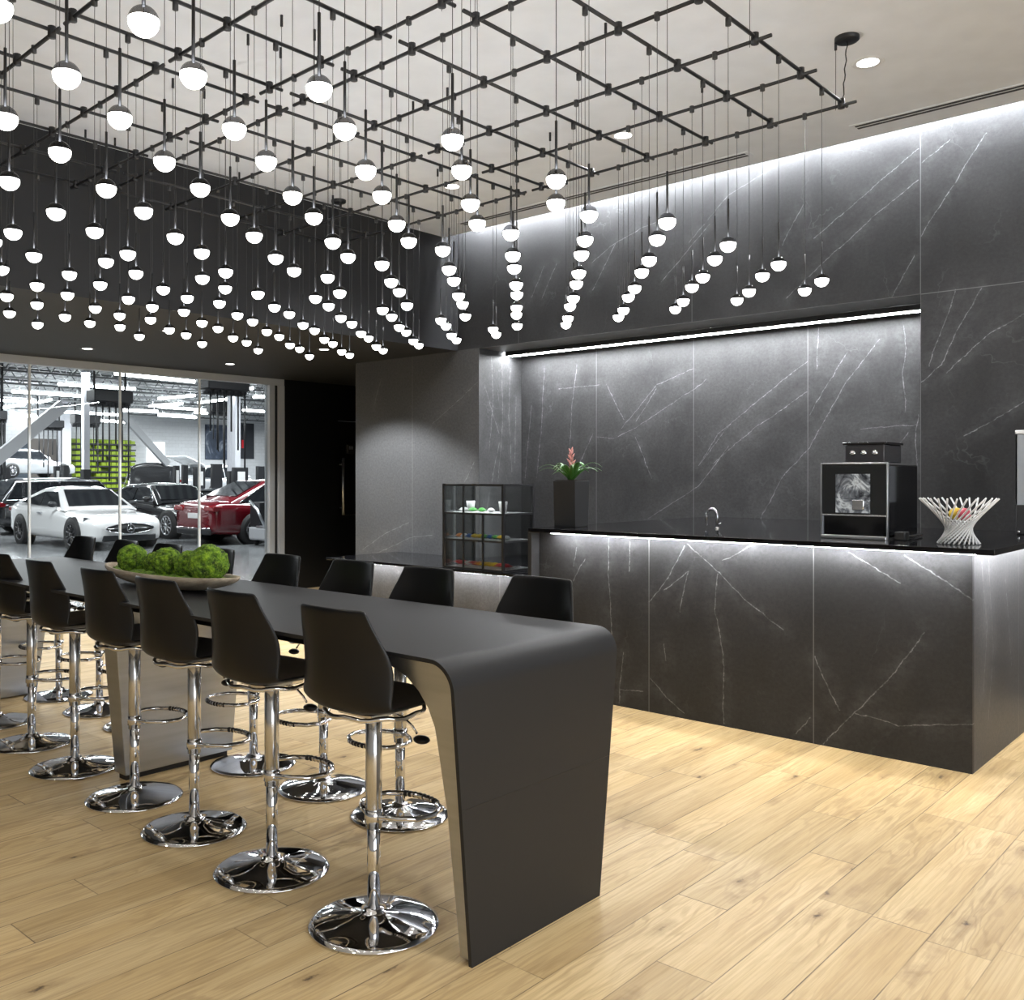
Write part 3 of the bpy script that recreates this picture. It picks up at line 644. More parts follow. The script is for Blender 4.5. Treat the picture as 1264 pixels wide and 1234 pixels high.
def band(outer, inner, dx, name, m):
    q = MB(); n = len(outer)
    for (P0, P1) in (('o', outer), ('i', inner)):
        q.grid([[T_(xl(z) + dx, y, z) for y, z in P1], [T_(xr(z) - dx, y, z) for y, z in P1]], sm=(n > 5))
    for f, s in ((xl, 1), (xr, -1)):
        q.grid([[T_(f(z) + s * dx, y, z) for y, z in outer], [T_(f(z) + s * dx, y, z) for y, z in inner]], sm=False)
    q.grid([[T_(xl(outer[0][1]) + dx, *outer[0]), T_(xr(outer[0][1]) - dx, *outer[0])], [T_(xl(inner[0][1]) + dx, *inner[0]), T_(xr(inner[0][1]) - dx, *inner[0])]], sm=False)
    q.grid([[T_(xl(outer[-1][1]) + dx, *outer[-1]), T_(xr(outer[-1][1]) - dx, *outer[-1])], [T_(xl(inner[-1][1]) + dx, *inner[-1]), T_(xr(inner[-1][1]) - dx, *inner[-1])]], sm=False)
    o_ = q.build(name, m, tb)
    if hasattr(o_.data, 'set_sharp_from_angle'): o_.data.set_sharp_from_angle(angle=math.radians(40))
    return o_
band(prof(0, 0.095), prof(0.014, 0.082), 0.0, 'waterfall_top', M['table'])
# seam across the end panel
MB().box(xl(.505) - 2.6 + 0.003, xr(.505) - 2.6 - 0.003, -0.0006, 0.002, 0.504, 0.5065).build('panel_seam', M['black_metal'], tb)
# steel legs at both ends: wide fillet into the underside
def steel_leg(flip, name):
    q = MB(); h = TH - 0.0155
    out = [(0.0155, 0.012), (0.0155, h * .5), (0.0155, h - 0.08)]
    for k in range(1, 7): an = PI - (PI / 2) * k / 6; out.append((0.0155 + 0.08 + 0.08 * math.cos(an), h - 0.08 + 0.08 * math.sin(an)))
    out.append((0.36, h))
    inn = [(0.060, 0.012), (0.075, h * .5), (0.098, h - 0.27)]
    for k in range(1, 7): an = PI - (PI / 2) * k / 6; inn.append((0.098 + 0.24 + 0.24 * math.cos(an), h - 0.27 + 0.24 * math.sin(an)))
    inn.append((0.36, h - 0.03))
    def Y(y): return (TY1 - y) if flip else (TY0 + y)
    dx = 0.012
    for Pp in (out, inn): q.grid([[T_(xl(z) + dx, Y(y), z) for y, z in Pp], [T_(xr(z) - dx, Y(y), z) for y, z in Pp]])
    for f, s in ((xl, 1), (xr, -1)): q.grid([[T_(f(z) + s * dx, Y(y), z) for y, z in out], [T_(f(z) + s * dx, Y(y), z) for y, z in inn]], sm=False)
    for i in (0, -1): q.grid([[T_(xl(out[i][1]) + dx, Y(out[i][0]), out[i][1]), T_(xr(out[i][1]) - dx, Y(out[i][0]), out[i][1])], [T_(xl(inn[i][1]) + dx, Y(inn[i][0]), inn[i][1]), T_(xr(inn[i][1]) - dx, Y(inn[i][0]), inn[i][1])]], sm=False)
    o_ = q.build(name, M['steel'], tb)
    if hasattr(o_.data, 'set_sharp_from_angle'): o_.data.set_sharp_from_angle(angle=math.radians(40))
steel_leg(False, 'leg'); steel_leg(True, 'leg')
q = MB(); q.hexa([T_(2.385, 4.51, 0.03), T_(3.02, 4.51, 0.03), T_(3.02, 4.62, 0.03), T_(2.385, 4.62, 0.03), T_(2.31, 4.49, 0.955), T_(3.09, 4.49, 0.955), T_(3.09, 4.64, 0.955), T_(2.31, 4.64, 0.955)])
q.build('pedestal', M['steel'], tb, bevel=0.004)
MB().box(2.40 - 2.6, 3.0 - 2.6, 4.53 - 2, 4.60 - 2, 0, 0.03).build('pedestal_foot', M['black_metal'], tb)
MB().box(xl(.95) + 0.10 - 2.6, xr(.95) - 0.10 - 2.6, 0.42, 4.44, 0.915, 0.9605).build('under_frame', M['black_metal'], tb)

# dough bowl and moss balls
t = thing('dough_bowl', (2.60, 4.47, TH + 0.001), 'long weathered wooden dough bowl holding moss balls on table', 'bowl')
rows_ = []
NU, NV = 25, 13
def bw(u):  # half width along length
    return max(0.012, 0.15 * (1 - abs(u) ** 2.6) ** 0.6) if abs(u) < 1 else 0.012
for side, off in ((0, 0.0), (1, 0.014)):
    rws = []
    for i in range(NU):
        u = -1 + 2 * i / (NU - 1); r_ = []
        w_ = bw(u * 0.995) - off * 0.8
        dep = 0.072 * (1 - abs(u) ** 3) + 0.012
        for j in range(NV):
            a = PI * j / (NV - 1); x_ = -w_ * math.cos(a); z_ = 0.078 + 0.012 * abs(u) ** 2 - (dep - off) * math.sin(a) ** 0.8
            r_.append((max(0.0, 1) * x_, u * (0.62 - off), max(z_, 0.002 + off)))
        rws.append(r_)
    rows_.append(rws)
q = MB().grid(rows_[0]).grid(rows_[1])
for j in (0, NV - 1): q.grid([[r_[j] for r_ in rows_[0]], [r_[j] for r_ in rows_[1]]])
q.grid([rows_[0][0], rows_[1][0]]); q.grid([rows_[0][-1], rows_[1][-1]])
q.build('bowl_shell', M['bowl'], t)
bed = MB(); rng = random.Random(2)
rws = [[(-(bw(-1 + 2 * i / 24 * .96) - 0.02) + 2 * (bw(-1 + 2 * i / 24 * .96) - 0.02) * j / 8, (-1 + 2 * i / 24) * 0.53, 0.062 + rng.uniform(-.008, .014)) for j in range(9)] for i in range(25)]
bed.grid(rws).build('moss_bed', M['moss'], t, solid=0.012)
for i, (y, r_, dx) in enumerate([(4.085, 0.097, 0.0), (4.285, 0.074, 0.015), (4.455, 0.080, -0.01), (4.63, 0.062, 0.02), (4.80, 0.080, -0.02)]):
    bmm = bmesh.new(); bmesh.ops.create_icosphere(bmm, subdivisions=5, radius=r_)
    from mathutils import noise as mn
    for v in bmm.verts:
        n_ = v.co.normalized(); p_ = n_ * 2.6 + Vector((i * 9, 0, 0))
        d_ = 0.10 * mn.noise(p_) + 0.07 * mn.noise(p_ * 2.4) + 0.05 * abs(mn.noise(p_ * 6)) + 0.05 * mn.noise(p_ * 14)
        v.co = n_ * r_ * (0.98 + d_)
    me = bpy.data.meshes.new('moss_ball'); bmm.to_mesh(me); bmm.free()
    o_ = link('moss_ball', me, M['moss'], None, True); o_.location = (2.60 + dx, y, TH + 0.055 + r_ * 0.9)
    tag(o_, ['largest bright green moss ball, at the right end of the wooden bowl', 'small green moss ball just behind the largest one in the bowl', 'middle green moss ball of the five in the wooden bowl', 'smallest green moss ball, second from the left in the bowl', 'round green moss ball at the left end of the wooden bowl'][i], 'moss ball', 'moss balls in the wooden bowl')

# ------------------------------------------------------------------ bar stools (front = +X)
def make_stool():
    r = thing('bar_stool', (0, 0, 0), '', 'bar stool', 'black bar stools along the long table')
    # disc base
    MB().lathe([(0.001, 0.0), (0.222, 0.0), (0.227, 0.004), (0.226, 0.009), (0.205, 0.016), (0.15, 0.027), (0.09, 0.036), (0.05, 0.044), (0.036, 0.052), (0.034, 0.06), (0.001, 0.062)], 56).build('base', M['chrome'], r)
    MB().lathe([(0.001, 0.05), (0.023, 0.05), (0.023, 0.40), (0.001, 0.40)], 24).build('column', M['chrome'], r)
    MB().lathe([(0.023, 0.333), (0.0285, 0.335), (0.0285, 0.735), (0.02, 0.74)], 24).build('column_cover', M['satin'], r)
    # footrest loop on the column, pointing to the table
    z = 0.375; pts = [(0.0, 0.028, z), (0.03, 0.09, z), (0.07, 0.135, z), (0.14, 0.155, z), (0.20, 0.13, z), (0.245, 0.07, z), (0.255, 0, z), (0.245, -0.07, z), (0.20, -0.13, z), (0.14, -0.155, z), (0.07, -0.135, z), (0.03, -0.09, z), (0.0, -0.028, z)]
    f_ = MB().tube(pts, 0.010, 10); f_.lathe([(0.0288, z - 0.022), (0.033, z - 0.02), (0.033, z + 0.02), (0.0288, z + 0.022)], 20); f_.build('footrest', M['chrome'], r)
    gr_ = MB()
    for k in range(9):
        a = -0.6 + 1.2 * k / 8; c_ = Vector((0.155 + 0.1 * math.cos(a), 0.155 * math.sin(a) * 0.9, z)); gr_.sphere(c_, 0.012, 8, 5)
    gr_.build('foot_grip', M['black_metal'], r)
    MB().box(-0.09, 0.09, -0.085, 0.085, 0.735, 0.752).build('seat_plate', M['chrome'], r, bevel=0.004)
    lv = MB().tube([(0.02, -0.06, 0.735), (0.03, -0.11, 0.73), (0.035, -0.15, 0.705), (0.04, -0.17, 0.68)], 0.0045, 8); lv.build('lever', M['chrome'], r)
    pd = MB().sphere((0.045, -0.185, 0.662), 0.034, 12, 8, sq=(0.75, 0.95, 0.42)); pd.build('lever_paddle', M['black_plastic'], r)
    # one-piece bucket shell: (x, z, half width, side rise, side forward)
    st = [(0.225, 0.764, 0.150, 0.000, -0.05), (0.222, 0.782, 0.180, 0.000, -0.04), (0.185, 0.798, 0.208, 0.002, -0.015), (0.10, 0.793, 0.220, 0.006, 0.0), (0.0, 0.783, 0.222, 0.010, 0.0), (-0.08, 0.775, 0.222, 0.018, 0.0),
          (-0.135, 0.768, 0.221, 0.026, 0.012), (-0.172, 0.775, 0.218, 0.030, 0.040), (-0.191, 0.805, 0.217, 0.020, 0.066), (-0.197, 0.86, 0.219, 0.008, 0.080), (-0.199, 0.93, 0.218, 0.0, 0.082), (-0.201, 0.99, 0.203, 0.0, 0.062), (-0.205, 1.045, 0.183, 0.0, 0.040), (-0.210, 1.09, 0.168, 0.0, 0.028), (-0.213, 1.12, 0.160, 0.0, 0.022)]
    rws = []
    for (x, z, w_, ri, fo) in st:
        row = []
        for j in range(13):
            s = -1 + j / 6; e = abs(s) ** 2.6
            row.append((x + fo * e, w_ * s, z + ri * e))
        rws.append(row)
    sh = MB().grid(rws).build('seat_shell', M['black_plastic'], r, solid=0.014, sub=2, fix=True)
    # belly under the pan (the moulded underside seen below the back)
    bl = []
    for (x, z, w_, f_) in [(0.20, 0.772, 0.16, -.03), (0.15, 0.764, 0.175, 0.0), (0.05, 0.757, 0.18, 0.0), (-0.08, 0.756, 0.18, 0.0), (-0.14, 0.760, 0.175, 0.02)]:
        bl.append([(x + f_ * abs(-1 + j / 5) ** 2.6, w_ * (-1 + j / 5), z + 0.028 * abs(-1 + j / 5) ** 5) for j in range(11)])
    MB().grid(bl).build('seat_underside', M['black_plastic'], r, solid=0.006, sub=2)
    # wavy chrome rim under the pan
    rim = MB().tube([((0.175 if math.cos(a) > 0 else 0.165) * math.cos(a), 0.175 * math.sin(a), 0.748 + 0.004 * math.sin(8 * a)) for a in [2 * PI * k / 36 for k in range(48)]], 0.0085, 8, closed=True)
    rim.build('seat_rim', M['chrome'], r)
    return r
proto_s = make_stool()
near = [(2.215, 2.45, 0.03), (2.245, 3.08, 0.0), (2.275, 3.69, 0.02), (2.30, 4.26, 0.0), (2.32, 4.93, -0.02), (2.36, 5.56, 0.0), (2.41, 6.20, 0.02)]
far = [(3.035, 2.50, 0.0), (3.01, 3.15, 0.03), (3.01, 3.70, -0.02), (3.0, 4.28, 0.0), (3.0, 4.90, 0.02), (3.0, 5.47, 0.0), (3.0, 6.02, -0.03), (3.0, 6.62, 0.0)]
first = True
for side, lst in (('camera side', near), ('bar side', far)):
    for i, (x, y, a) in enumerate(lst):
        s_ = proto_s if first else copy_tree(proto_s); first = False
        s_.location = (x, y, 0); s_.rotation_euler = (0, 0, a + (0 if side == 'camera side' else PI))
        s_['label'] = 'black bucket bar stool, %s from the solid table end on the %s' % (ordn(i + 1), side)

# ------------------------------------------------------------------ the car workshop beyond the glass
SY, SB = 48.0, 5.3
def concrete():
    t = NT('polished concrete'); n = t.noise(t.pos(), 0.8, 5, 0.6); f = t.noise(t.pos(), 14, 4, 0.6)
    t.set(Base_Color=t.ramp(n, [(0.3, (0.13, 0.135, 0.14)), (0.7, (0.25, 0.26, 0.27))]), Roughness=t.mr(f, 0.3, 0.7, 0.12, 0.28)); return t.m
o = MB().box(-25, 45, YW + 0.12, SY, -0.12, -0.001).build('floor_workshop', concrete()); struct(o, 'glossy grey concrete workshop floor', 'floor')
def wallw():
    t = NT('white block wall'); p = t.pos(); n = t.noise(p, 0.7, 3)
    br = t.n.new('ShaderNodeTexBrick'); t.l.new(t.comb(t.sep(p)[0], t.sep(p)[2], 0.0), br.inputs[0]); br.inputs['Scale'].default_value = 1.0
    br.inputs['Brick Width'].default_value = 0.4; br.inputs['Row Height'].default_value = 0.2; br.inputs['Mortar Size'].default_value = 0.006
    br.inputs['Color1'].default_value = (0.62, 0.63, 0.65, 1); br.inputs['Color2'].default_value = (0.58, 0.59, 0.61, 1); br.inputs['Mortar'].default_value = (0.45, 0.46, 0.48, 1)
    t.set(Base_Color=br.outputs[0], Roughness=0.7); return t.m
MW = wallw()
o = MB().box(-25, 45, SY, SY + 0.2, 0, SB).build('wall_workshop_back', MW); struct(o, 'white block wall at the back of the workshop', 'wall')
o = MB().box(45, 45.2, YW, SY, 0, SB).build('wall_workshop_right', MW); struct(o)
o = MB().box(-25.2, -25, YW, SY, 0, SB).build('wall_workshop_left', MW); struct(o)
o = MB().box(12, 45, YW + 0.15, YW + 0.3, 0, SB).box(-25, 12, YW + 0.15, YW + 0.3, ZS, SB).box(-25, -5, YW + 0.15, YW + 0.3, 0, ZS).build('wall_workshop_front', MW); struct(o)
def deck():
    t = NT('ribbed roof deck'); p = t.pos(); s = t.sep(p); w_ = t.math('SINE', t.math('MULTIPLY', s[0], 20.0))
    t.set(Base_Color=t.mix(t.mr(w_, -0.2, 0.5), (0.30, 0.31, 0.32, 1), (0.62, 0.63, 0.64, 1)), Roughness=0.6); return t.m
o = MB().box(-25, 45, YW + 0.12, SY, SB, SB + 0.1).build('ceiling_workshop', deck()); struct(o, 'ribbed metal roof deck of the workshop', 'ceiling')
MJ = P('white joist paint', (0.50, 0.51, 0.52), 0.5); MJD = P('grey joist paint', (0.10, 0.105, 0.11), 0.5)
for i in range(18):
    y = 13 + i * 2.0; q = MB(); q.box(-6, 34, y - 0.05, y + 0.05, SB - 0.10, SB - 0.04); q.box(-6, 34, y - 0.04, y + 0.04, SB - 0.62, SB - 0.56)
    x = -6.0
    while x < 34: q.tube([(x, y, SB - 0.58), (x + 0.35, y, SB - 0.08)], 0.018, 4, caps=False); q.tube([(x + 0.35, y, SB - 0.08), (x + 0.7, y, SB - 0.58)], 0.018, 4, caps=False); x += 0.7
    o = q.build('trim_%d' % (10 + i), MJ if i % 2 else MJD, fix=False); struct(o)
# tubes
def onz(px, py, z):
    u = (px - 566) / 1171.; v = (588 - py) / 1171.; t_ = (z - H) / v
    return ((.7338 + .6793 * u) * t_, (.6790 - .7340 * u) * t_)
def ony(px, py, Y):
    u = (px - 566) / 1171.; v = (588 - py) / 1171.; t_ = Y / (.6790 - .7340 * u)
    return ((.7338 + .6793 * u) * t_, H + v * t_)
TUB = [(142, 461, 240, 471), (72, 474, 167, 480), (15, 483, 104, 489), (-20, 493, 45, 496), (196, 492, 240, 488), (185, 501, 225, 498), (195, 502, 255, 506), (150, 506, 195, 508), (196, 512, 242, 515), (63, 507, 147, 512), (125, 519, 158, 521), (14, 511, 46, 514), (245, 497, 285, 492), (240, 509, 262, 510), (313, 490, 340, 489), (300, 506, 345, 509), (5, 503, 30, 499), (272, 485, 312, 479), (47, 497, 63, 493)]
for i, (a, b, c, d_) in enumerate(TUB):
    zt_ = 4.55 if b < 517 else 4.25
    p0, p1 = onz(a, b, zt_), onz(c, d_, zt_)
    t = thing('tube_light', ((p0[0] + p1[0]) / 2, (p0[1] + p1[1]) / 2, zt_), 'white linear tube light hanging in the workshop, %s by distance from the glass' % ordn(sorted(range(len(TUB)), key=lambda k: onz(TUB[k][0], TUB[k][1], 4.55)[1]).index(i) + 1), 'light', 'workshop tube lights')
    dx, dy = (p1[0] - p0[0]) / 2, (p1[1] - p0[1]) / 2; L = math.hypot(dx, dy); dist = (p0[1] + p1[1]) / 2
    MB().tube([(-dx, -dy, 0), (dx, dy, 0)], 0.05 if dist < 40 else 0.065, 8).build('diffuser', M['tube'], t)
    hg = MB()
    for u in (-.8, .8): hg.tube([(dx * u, dy * u, 0.07), (dx * u, dy * u, SB - zt_ - 0.04)], 0.01, 4)
    hg.build('hanger', M['alu'], t)
# columns and braces
MCW = P('white steel column', (0.66, 0.67, 0.72), 0.45); MDK = P('dark grey equipment', (0.018, 0.019, 0.022), 0.45)
def column(px0, px1, Y, s, top=SB):
    x0 = ony(px0, 560, Y)[0]; x1 = ony(px1, 560, Y)[0]; w_ = x1 - x0
    t = thing('steel_column', (x0, Y, 0), 'white steel column in the workshop, ' + s, 'column', 'workshop columns')
    MB().box(0, w_, 0, w_, 0, top).build('shaft', MCW, t); MB().box(-0.02, w_ + 0.02, -0.02, w_ + 0.02, 0, 1.75).build('guard', MDK, t)
column(104, 111, 26, 'slim one left of the green rack')
column(283.5, 288, 30, 'left one of the pair before the poster'); column(290.5, 297, 29, 'right one of the pair before the poster')
column(77, 88, 46.5, 'broad one at the left behind lifted car')
for (a, b, c, d_, Y, w_, s) in [(-14, 575, 78, 500, 24, 0.30, 'broad grey one rising at the left edge'), (151, 511, 207, 573, 30, 0.22, 'slim one falling behind the open bonnet')]:
    p0, p1 = ony(a, b, Y), ony(c, d_, Y)
    L = math.hypot(p1[0] - p0[0], p1[1] - p0[1]); ux, uz = (p1[0] - p0[0]) / L, (p1[1] - p0[1]) / L
    q = MB().hexa([(-uz * w_ / 2, -.08, ux * w_ / 2), (uz * w_ / 2, -.08, -ux * w_ / 2), (uz * w_ / 2, .08, -ux * w_ / 2), (-uz * w_ / 2, .08, ux * w_ / 2)] +
                  [(-uz * w_ / 2 + ux * L, -.08, ux * w_ / 2 + uz * L), (uz * w_ / 2 + ux * L, -.08, -ux * w_ / 2 + uz * L), (uz * w_ / 2 + ux * L, .08, -ux * w_ / 2 + uz * L), (-uz * w_ / 2 + ux * L, .08, ux * w_ / 2 + uz * L)]).build('diagonal_brace', P('grey brace paint', (0.42, 0.43, 0.45), 0.45))
    q.location = (p0[0], Y, p0[1]); tag(q, 'diagonal steel brace in the workshop, ' + s, 'brace', 'diagonal braces')
# hose reel boxes
for k, (a, b, c, d_, Y, s) in enumerate([(117, 483, 165, 500, 24, 'left of centre above green rack'), (47, 519, 80, 530, 38, 'small one far left'), (258, 466, 309, 485, 22, 'large one at the upper right'), (262, 497, 299, 512, 34, 'right one below the large one'), (-14, 507, 10, 521, 28, 'cut by the left edge, upper'), (-14, 523, 8, 537, 31, 'cut by the left edge, lower'), (93, 512, 125, 526, 39, 'behind the slim white column')]):
    p0, p1 = ony(a, d_, Y), ony(c, b, Y); t = thing('hose_reel_bank', (p0[0], Y, p0[1]), 'black overhead hose reel bank in the workshop, ' + s, 'hose reel', 'hose reel banks'); W_, h_ = p1[0] - p0[0], p1[1] - p0[1]
    MB().box(0, W_, 0, 0.5, h_ * 0.25, h_).build('housing', MDK, t, bevel=0.03)
    q = MB(); n_ = 6
    for j in range(n_): q.lathe([(0.001, -0.08), (h_ * 0.28, -0.08), (h_ * 0.28, 0.08), (0.001, 0.08)], 12, (W_ * (j + .5) / n_, 0.25, h_ * 0.25), 'x')
    q.build('reels', MDK, t)
    q = MB()
    for j in range(n_): q.tube([(W_ * (j + .5) / n_, 0.1, h_ * 0.1), (W_ * (j + .5) / n_, 0.1, -1.0 - 0.5 * ((j * 7) % 3))], 0.025, 5)
    q.build('hoses', MDK, t)
    q = MB()
    for u in (0.1, 0.9): q.tube([(W_ * u, 0.25, h_), (W_ * u, 0.25, SB - 0.06 - p0[1])], 0.03, 5)
    q.build('hanger', MDK, t)
# green shelf rack on back wall
p0, p1 = ony(94, 590, SY - 0.7), ony(168, 543, SY - 0.7)
t = thing('green_storage_rack', (p0[0], SY - 0.7, 0), 'wall rack of bright lime green bins with dark shelves', 'rack')
W_, Zt = p1[0] - p0[0], p1[1]
MB().box(0, W_, 0.5, 0.6, 0.3, Zt).build('back_board', P('rack backing', (0.2, 0.3, 0.02), 0.6), t)
ML = P('lime green bin', (0.28, 0.40, 0.012), 0.45)
nr = 9
for j in range(nr):
    z0 = 0.9 + (Zt - 0.9) * j / nr; hh_ = (Zt - 0.9) / nr
    q = MB(); rg = random.Random(j)
    for k in range(12):
        if rg.random() < 0.10: continue
        q.box(W_ * k / 12 + 0.02, W_ * (k + 1) / 12 - 0.02, 0.05, 0.48, z0 + hh_ * 0.12, z0 + hh_ * 0.78)
    q.build('bin_row', ML, t); MB().box(0, W_, 0, 0.5, z0 - 0.02, z0 + 0.06).build('shelf', MDK, t)
# things on the back wall
def card(name, a, b, c, d_, m, lab, cat, dep=0.06, Y=SY):
    p0, p1 = ony(a, d_, Y), ony(c, b, Y)
    q = MB().box(0, p1[0] - p0[0], -dep, 0, 0, p1[1] - p0[1]).build(name, m); q.location = (p0[0], Y - 0.001, p0[1]); tag(q, lab, cat); return q
def posterm():
    t = NT('abstract dark poster'); n = t.noise(t.obj(), 0.8, 5, 0.7, 1.0)
    t.set(Base_Color=t.ramp(n, [(0.35, (0.02, 0.025, 0.04)), (0.52, (0.06, 0.08, 0.12)), (0.62, (0.35, 0.38, 0.42)), (0.7, (0.04, 0.05, 0.08))]), Roughness=0.4); return t.m
card('wall_poster', 253, 525, 284, 567, posterm(), 'large dark blue poster on the white workshop wall', 'poster')
q = card('wall_banner', 296, 522, 313, 566, P('charcoal banner', (0.035, 0.038, 0.045), 0.5), 'charcoal wall banner with a small red mark, right of poster', 'banner')
p0, p1 = ony(297.5, 553, SY), ony(300, 543, SY)
MB().box(p0[0] - q.location.x, p1[0] - q.location.x, -0.08, -0.061, p0[1] - q.location.z, p1[1] - q.location.z).build('red_mark', P('red mark', (0.6, 0.02, 0.03), 0.5), q)
card('roller_door', 38, 542, 71, 623.5, P('brown grey roller door', (0.13, 0.115, 0.105), 0.6), 'brown-grey roller door behind the lifted white car', 'door')
card('blue_door_panel', 20, 542, 37, 622, P('slate blue panel', (0.05, 0.065, 0.085), 0.6), 'slate blue door panel at the far left back wall', 'panel')
t = card('bright_doorway', 181, 546, 203, 572, P('daylight doorway', (0.8, 0.8, 0.8), 0.5, 0, (0.95, 0.98, 1), 1.4), 'bright doorway window in the workshop back wall', 'window')

# ---- cars
M['tyre'] = P('tyre rubber', (0.012, 0.012, 0.013), 0.7); M['rim_dark'] = P('dark alloy', (0.06, 0.06, 0.065), 0.3, 0.8); M['rim'] = P('silver alloy', (0.6, 0.61, 0.63), 0.25, 0.9)
M['car_glass'] = P('tinted car glass', (0.012, 0.014, 0.017), 0.06, 0, Specular_IOR_Level=0.8)
M['tail'] = P('red tail lamp', (0.20, 0.004, 0.008), 0.15, 0, (0.8, 0.02, 0.02), 0.0); M['headlamp'] = P('headlamp glass', (0.10, 0.105, 0.115), 0.08, 0, Specular_IOR_Level=1.0)
def paint(n, c): return P(n, c, 0.18, 0.0, Coat_Weight=1.0, Coat_Roughness=0.04)
def car(name, loc, rz, label, body_m, Lc=4.6, Wc=1.84, Hc=1.42, wb=2.78, kind='coupe', rim='rim', front=True, sc_=1.0, lod=1):
    """front of the car = +X, origin on the ground under the centre."""
    t = thing(name, loc, label, 'car', None, rz); t.scale = (sc_, sc_, sc_)
    xf, xr_ = Lc / 2, -Lc / 2; hw = Wc / 2; fa, ra = xf - 0.87, xf - 0.87 - wb; wr_ = 0.335
    if kind == 'suv': belt, hood = 1.02, 0.98
    else: belt, hood = 0.90, 0.80
    zdeck = {'coupe': 0.99, 'sedan': 1.00, 'wagon': 0.98, 'suv': 1.1}[kind]
    stn = [(xf, 0.33, hood * 0.66, .62), (xf - 0.03, 0.20, hood * 0.80, .76), (xf - 0.18, 0.17, hood * 0.90, .90), (xf - 0.5, 0.17, hood * 0.96, .97), (xf - 0.9, 0.17, hood, 1.0), (xf - 1.35, 0.18, hood + 0.05, 1.0), (xf - 1.75, 0.18, belt, 1.0),
           (0, 0.18, belt + 0.02, 0.985), (xr_ + 1.4, 0.18, belt + 0.05, 1.0), (xr_ + 0.8, 0.19, zdeck - 0.01, 1.0), (xr_ + 0.3, 0.22, zdeck, .95), (xr_ + 0.06, 0.26, zdeck - 0.03, .86), (xr_, 0.34, zdeck - 0.16, .78)]
    q = MB(); rws = []
    for (x, zb, zt, wf) in stn:
        w_ = hw * wf; h_ = zt - zb
        half = [(0, zt + 0.015), (0.55 * w_, zt + 0.008), (0.86 * w_, zt - 0.02), (0.965 * w_, zt - 0.09), (1.0 * w_, zt - 0.26 * h_ - .02), (0.985 * w_, zb + 0.45 * h_), (0.995 * w_, zb + 0.16 * h_), (0.93 * w_, zb), (0, zb)]
        rws.append([(x, y, z) for y, z in half] + [(x, -y, z) for y, z in half[-2:0:-1]])
    q.grid([r_ + [r_[0]] for r_ in rws]); n_ = len(rws[0])
    q.add(rws[0], [tuple(range(n_))]); q.add(rws[-1], [tuple(range(n_))])
    q.build('body', body_m, t, sub=1)
    # cabin
    if kind == 'coupe': c = [(xf - 1.38, belt - 0.06), (xf - 2.18, Hc - 0.055), (xf - 2.6, Hc), (xf - 3.05, Hc - 0.03), (xr_ + 0.28, zdeck - 0.03)]
    elif kind == 'sedan': c = [(xf - 1.40, belt - 0.04), (xf - 2.05, Hc - 0.05), (xf - 2.5, Hc), (xf - 3.2, Hc - 0.03), (xr_ + 0.50, zdeck - 0.03)]
    elif kind == 'wagon': c = [(xf - 1.35, belt - 0.04), (xf - 2.0, Hc - 0.05), (xf - 2.6, Hc), (xr_ + 0.55, Hc - 0.06), (xr_ + 0.12, zdeck - 0.06)]
    else: c = [(xf - 1.25, belt - 0.02), (xf - 1.85, Hc - 0.05), (xf - 2.5, Hc), (xr_ + 0.45, Hc - 0.05), (xr_ + 0.10, zdeck - 0.1)]
    bw_, tw = hw * 0.90, hw * 0.66
    def cw(z): return bw_ + (tw - bw_) * (z - (belt - 0.05)) / (Hc - belt + 0.05)
    q = MB(); rws = []
    for x, z in c:
        w_ = cw(z); rws.append([(x, -hw * 0.93 if z < belt + .12 else -cw(belt - .04), belt - 0.06), (x, -w_, z - 0.02), (x, -w_ * 0.86, z + 0.012), (x, 0, z + 0.03), (x, w_ * 0.86, z + 0.012), (x, w_, z - 0.02), (x, hw * 0.93 if z < belt + .12 else cw(belt - .04), belt - 0.06)])
    q.grid(rws); cab = q.build('cabin', body_m, t)
    # windows as thin panels just proud of the cabin
    def panel(pts, nm, m=M['car_glass'], th=0.012):
        v = [Vector(p) for p in pts]; nrm = (v[1] - v[0]).cross(v[-1] - v[0]).normalized()
        cc = sum(v, Vector()) / len(v)
        if nrm.dot(cc - Vector((0, 0, 0.7))) < 0: nrm = -nrm
        a_ = [p - nrm * 0.01 for p in v]; b_ = [p + nrm * th for p in v]; k = len(v)
        q_ = MB().add(a_ + b_, [tuple(range(k - 1, -1, -1)), tuple(range(k, 2 * k))] + [(i, (i + 1) % k, k + (i + 1) % k, k + i) for i in range(k)])
        return q_.build(nm, m, t)
    f0, f1, b1, b0 = c[0], c[1], c[3], c[4]
    def lerp(A, B, u): return (A[0] + (B[0] - A[0]) * u, A[1] + (B[1] - A[1]) * u)
    ws0, ws1 = lerp(f0, f1, 0.16), lerp(f0, f1, 0.95)
    panel([(ws0[0], -cw(ws0[1]) * .86, ws0[1] + .025), (ws0[0], cw(ws0[1]) * .86, ws0[1] + .025), (ws1[0], cw(ws1[1]) * .84, ws1[1] + .02), (ws1[0], -cw(ws1[1]) * .84, ws1[1] + .02)], 'windscreen')
    rs0, rs1 = lerp(b0, b1, 0.22), lerp(b0, b1, 0.95)
    panel([(rs0[0], -cw(rs0[1]) * .82, rs0[1] + .025), (rs0[0], cw(rs0[1]) * .82, rs0[1] + .025), (rs1[0], cw(rs1[1]) * .82, rs1[1] + .02), (rs1[0], -cw(rs1[1]) * .82, rs1[1] + .02)], 'rear_window')
    zb_ = belt + 0.035; zt_ = Hc - 0.10
    xa = f1[0] + 0.05; xb = b1[0] - 0.05
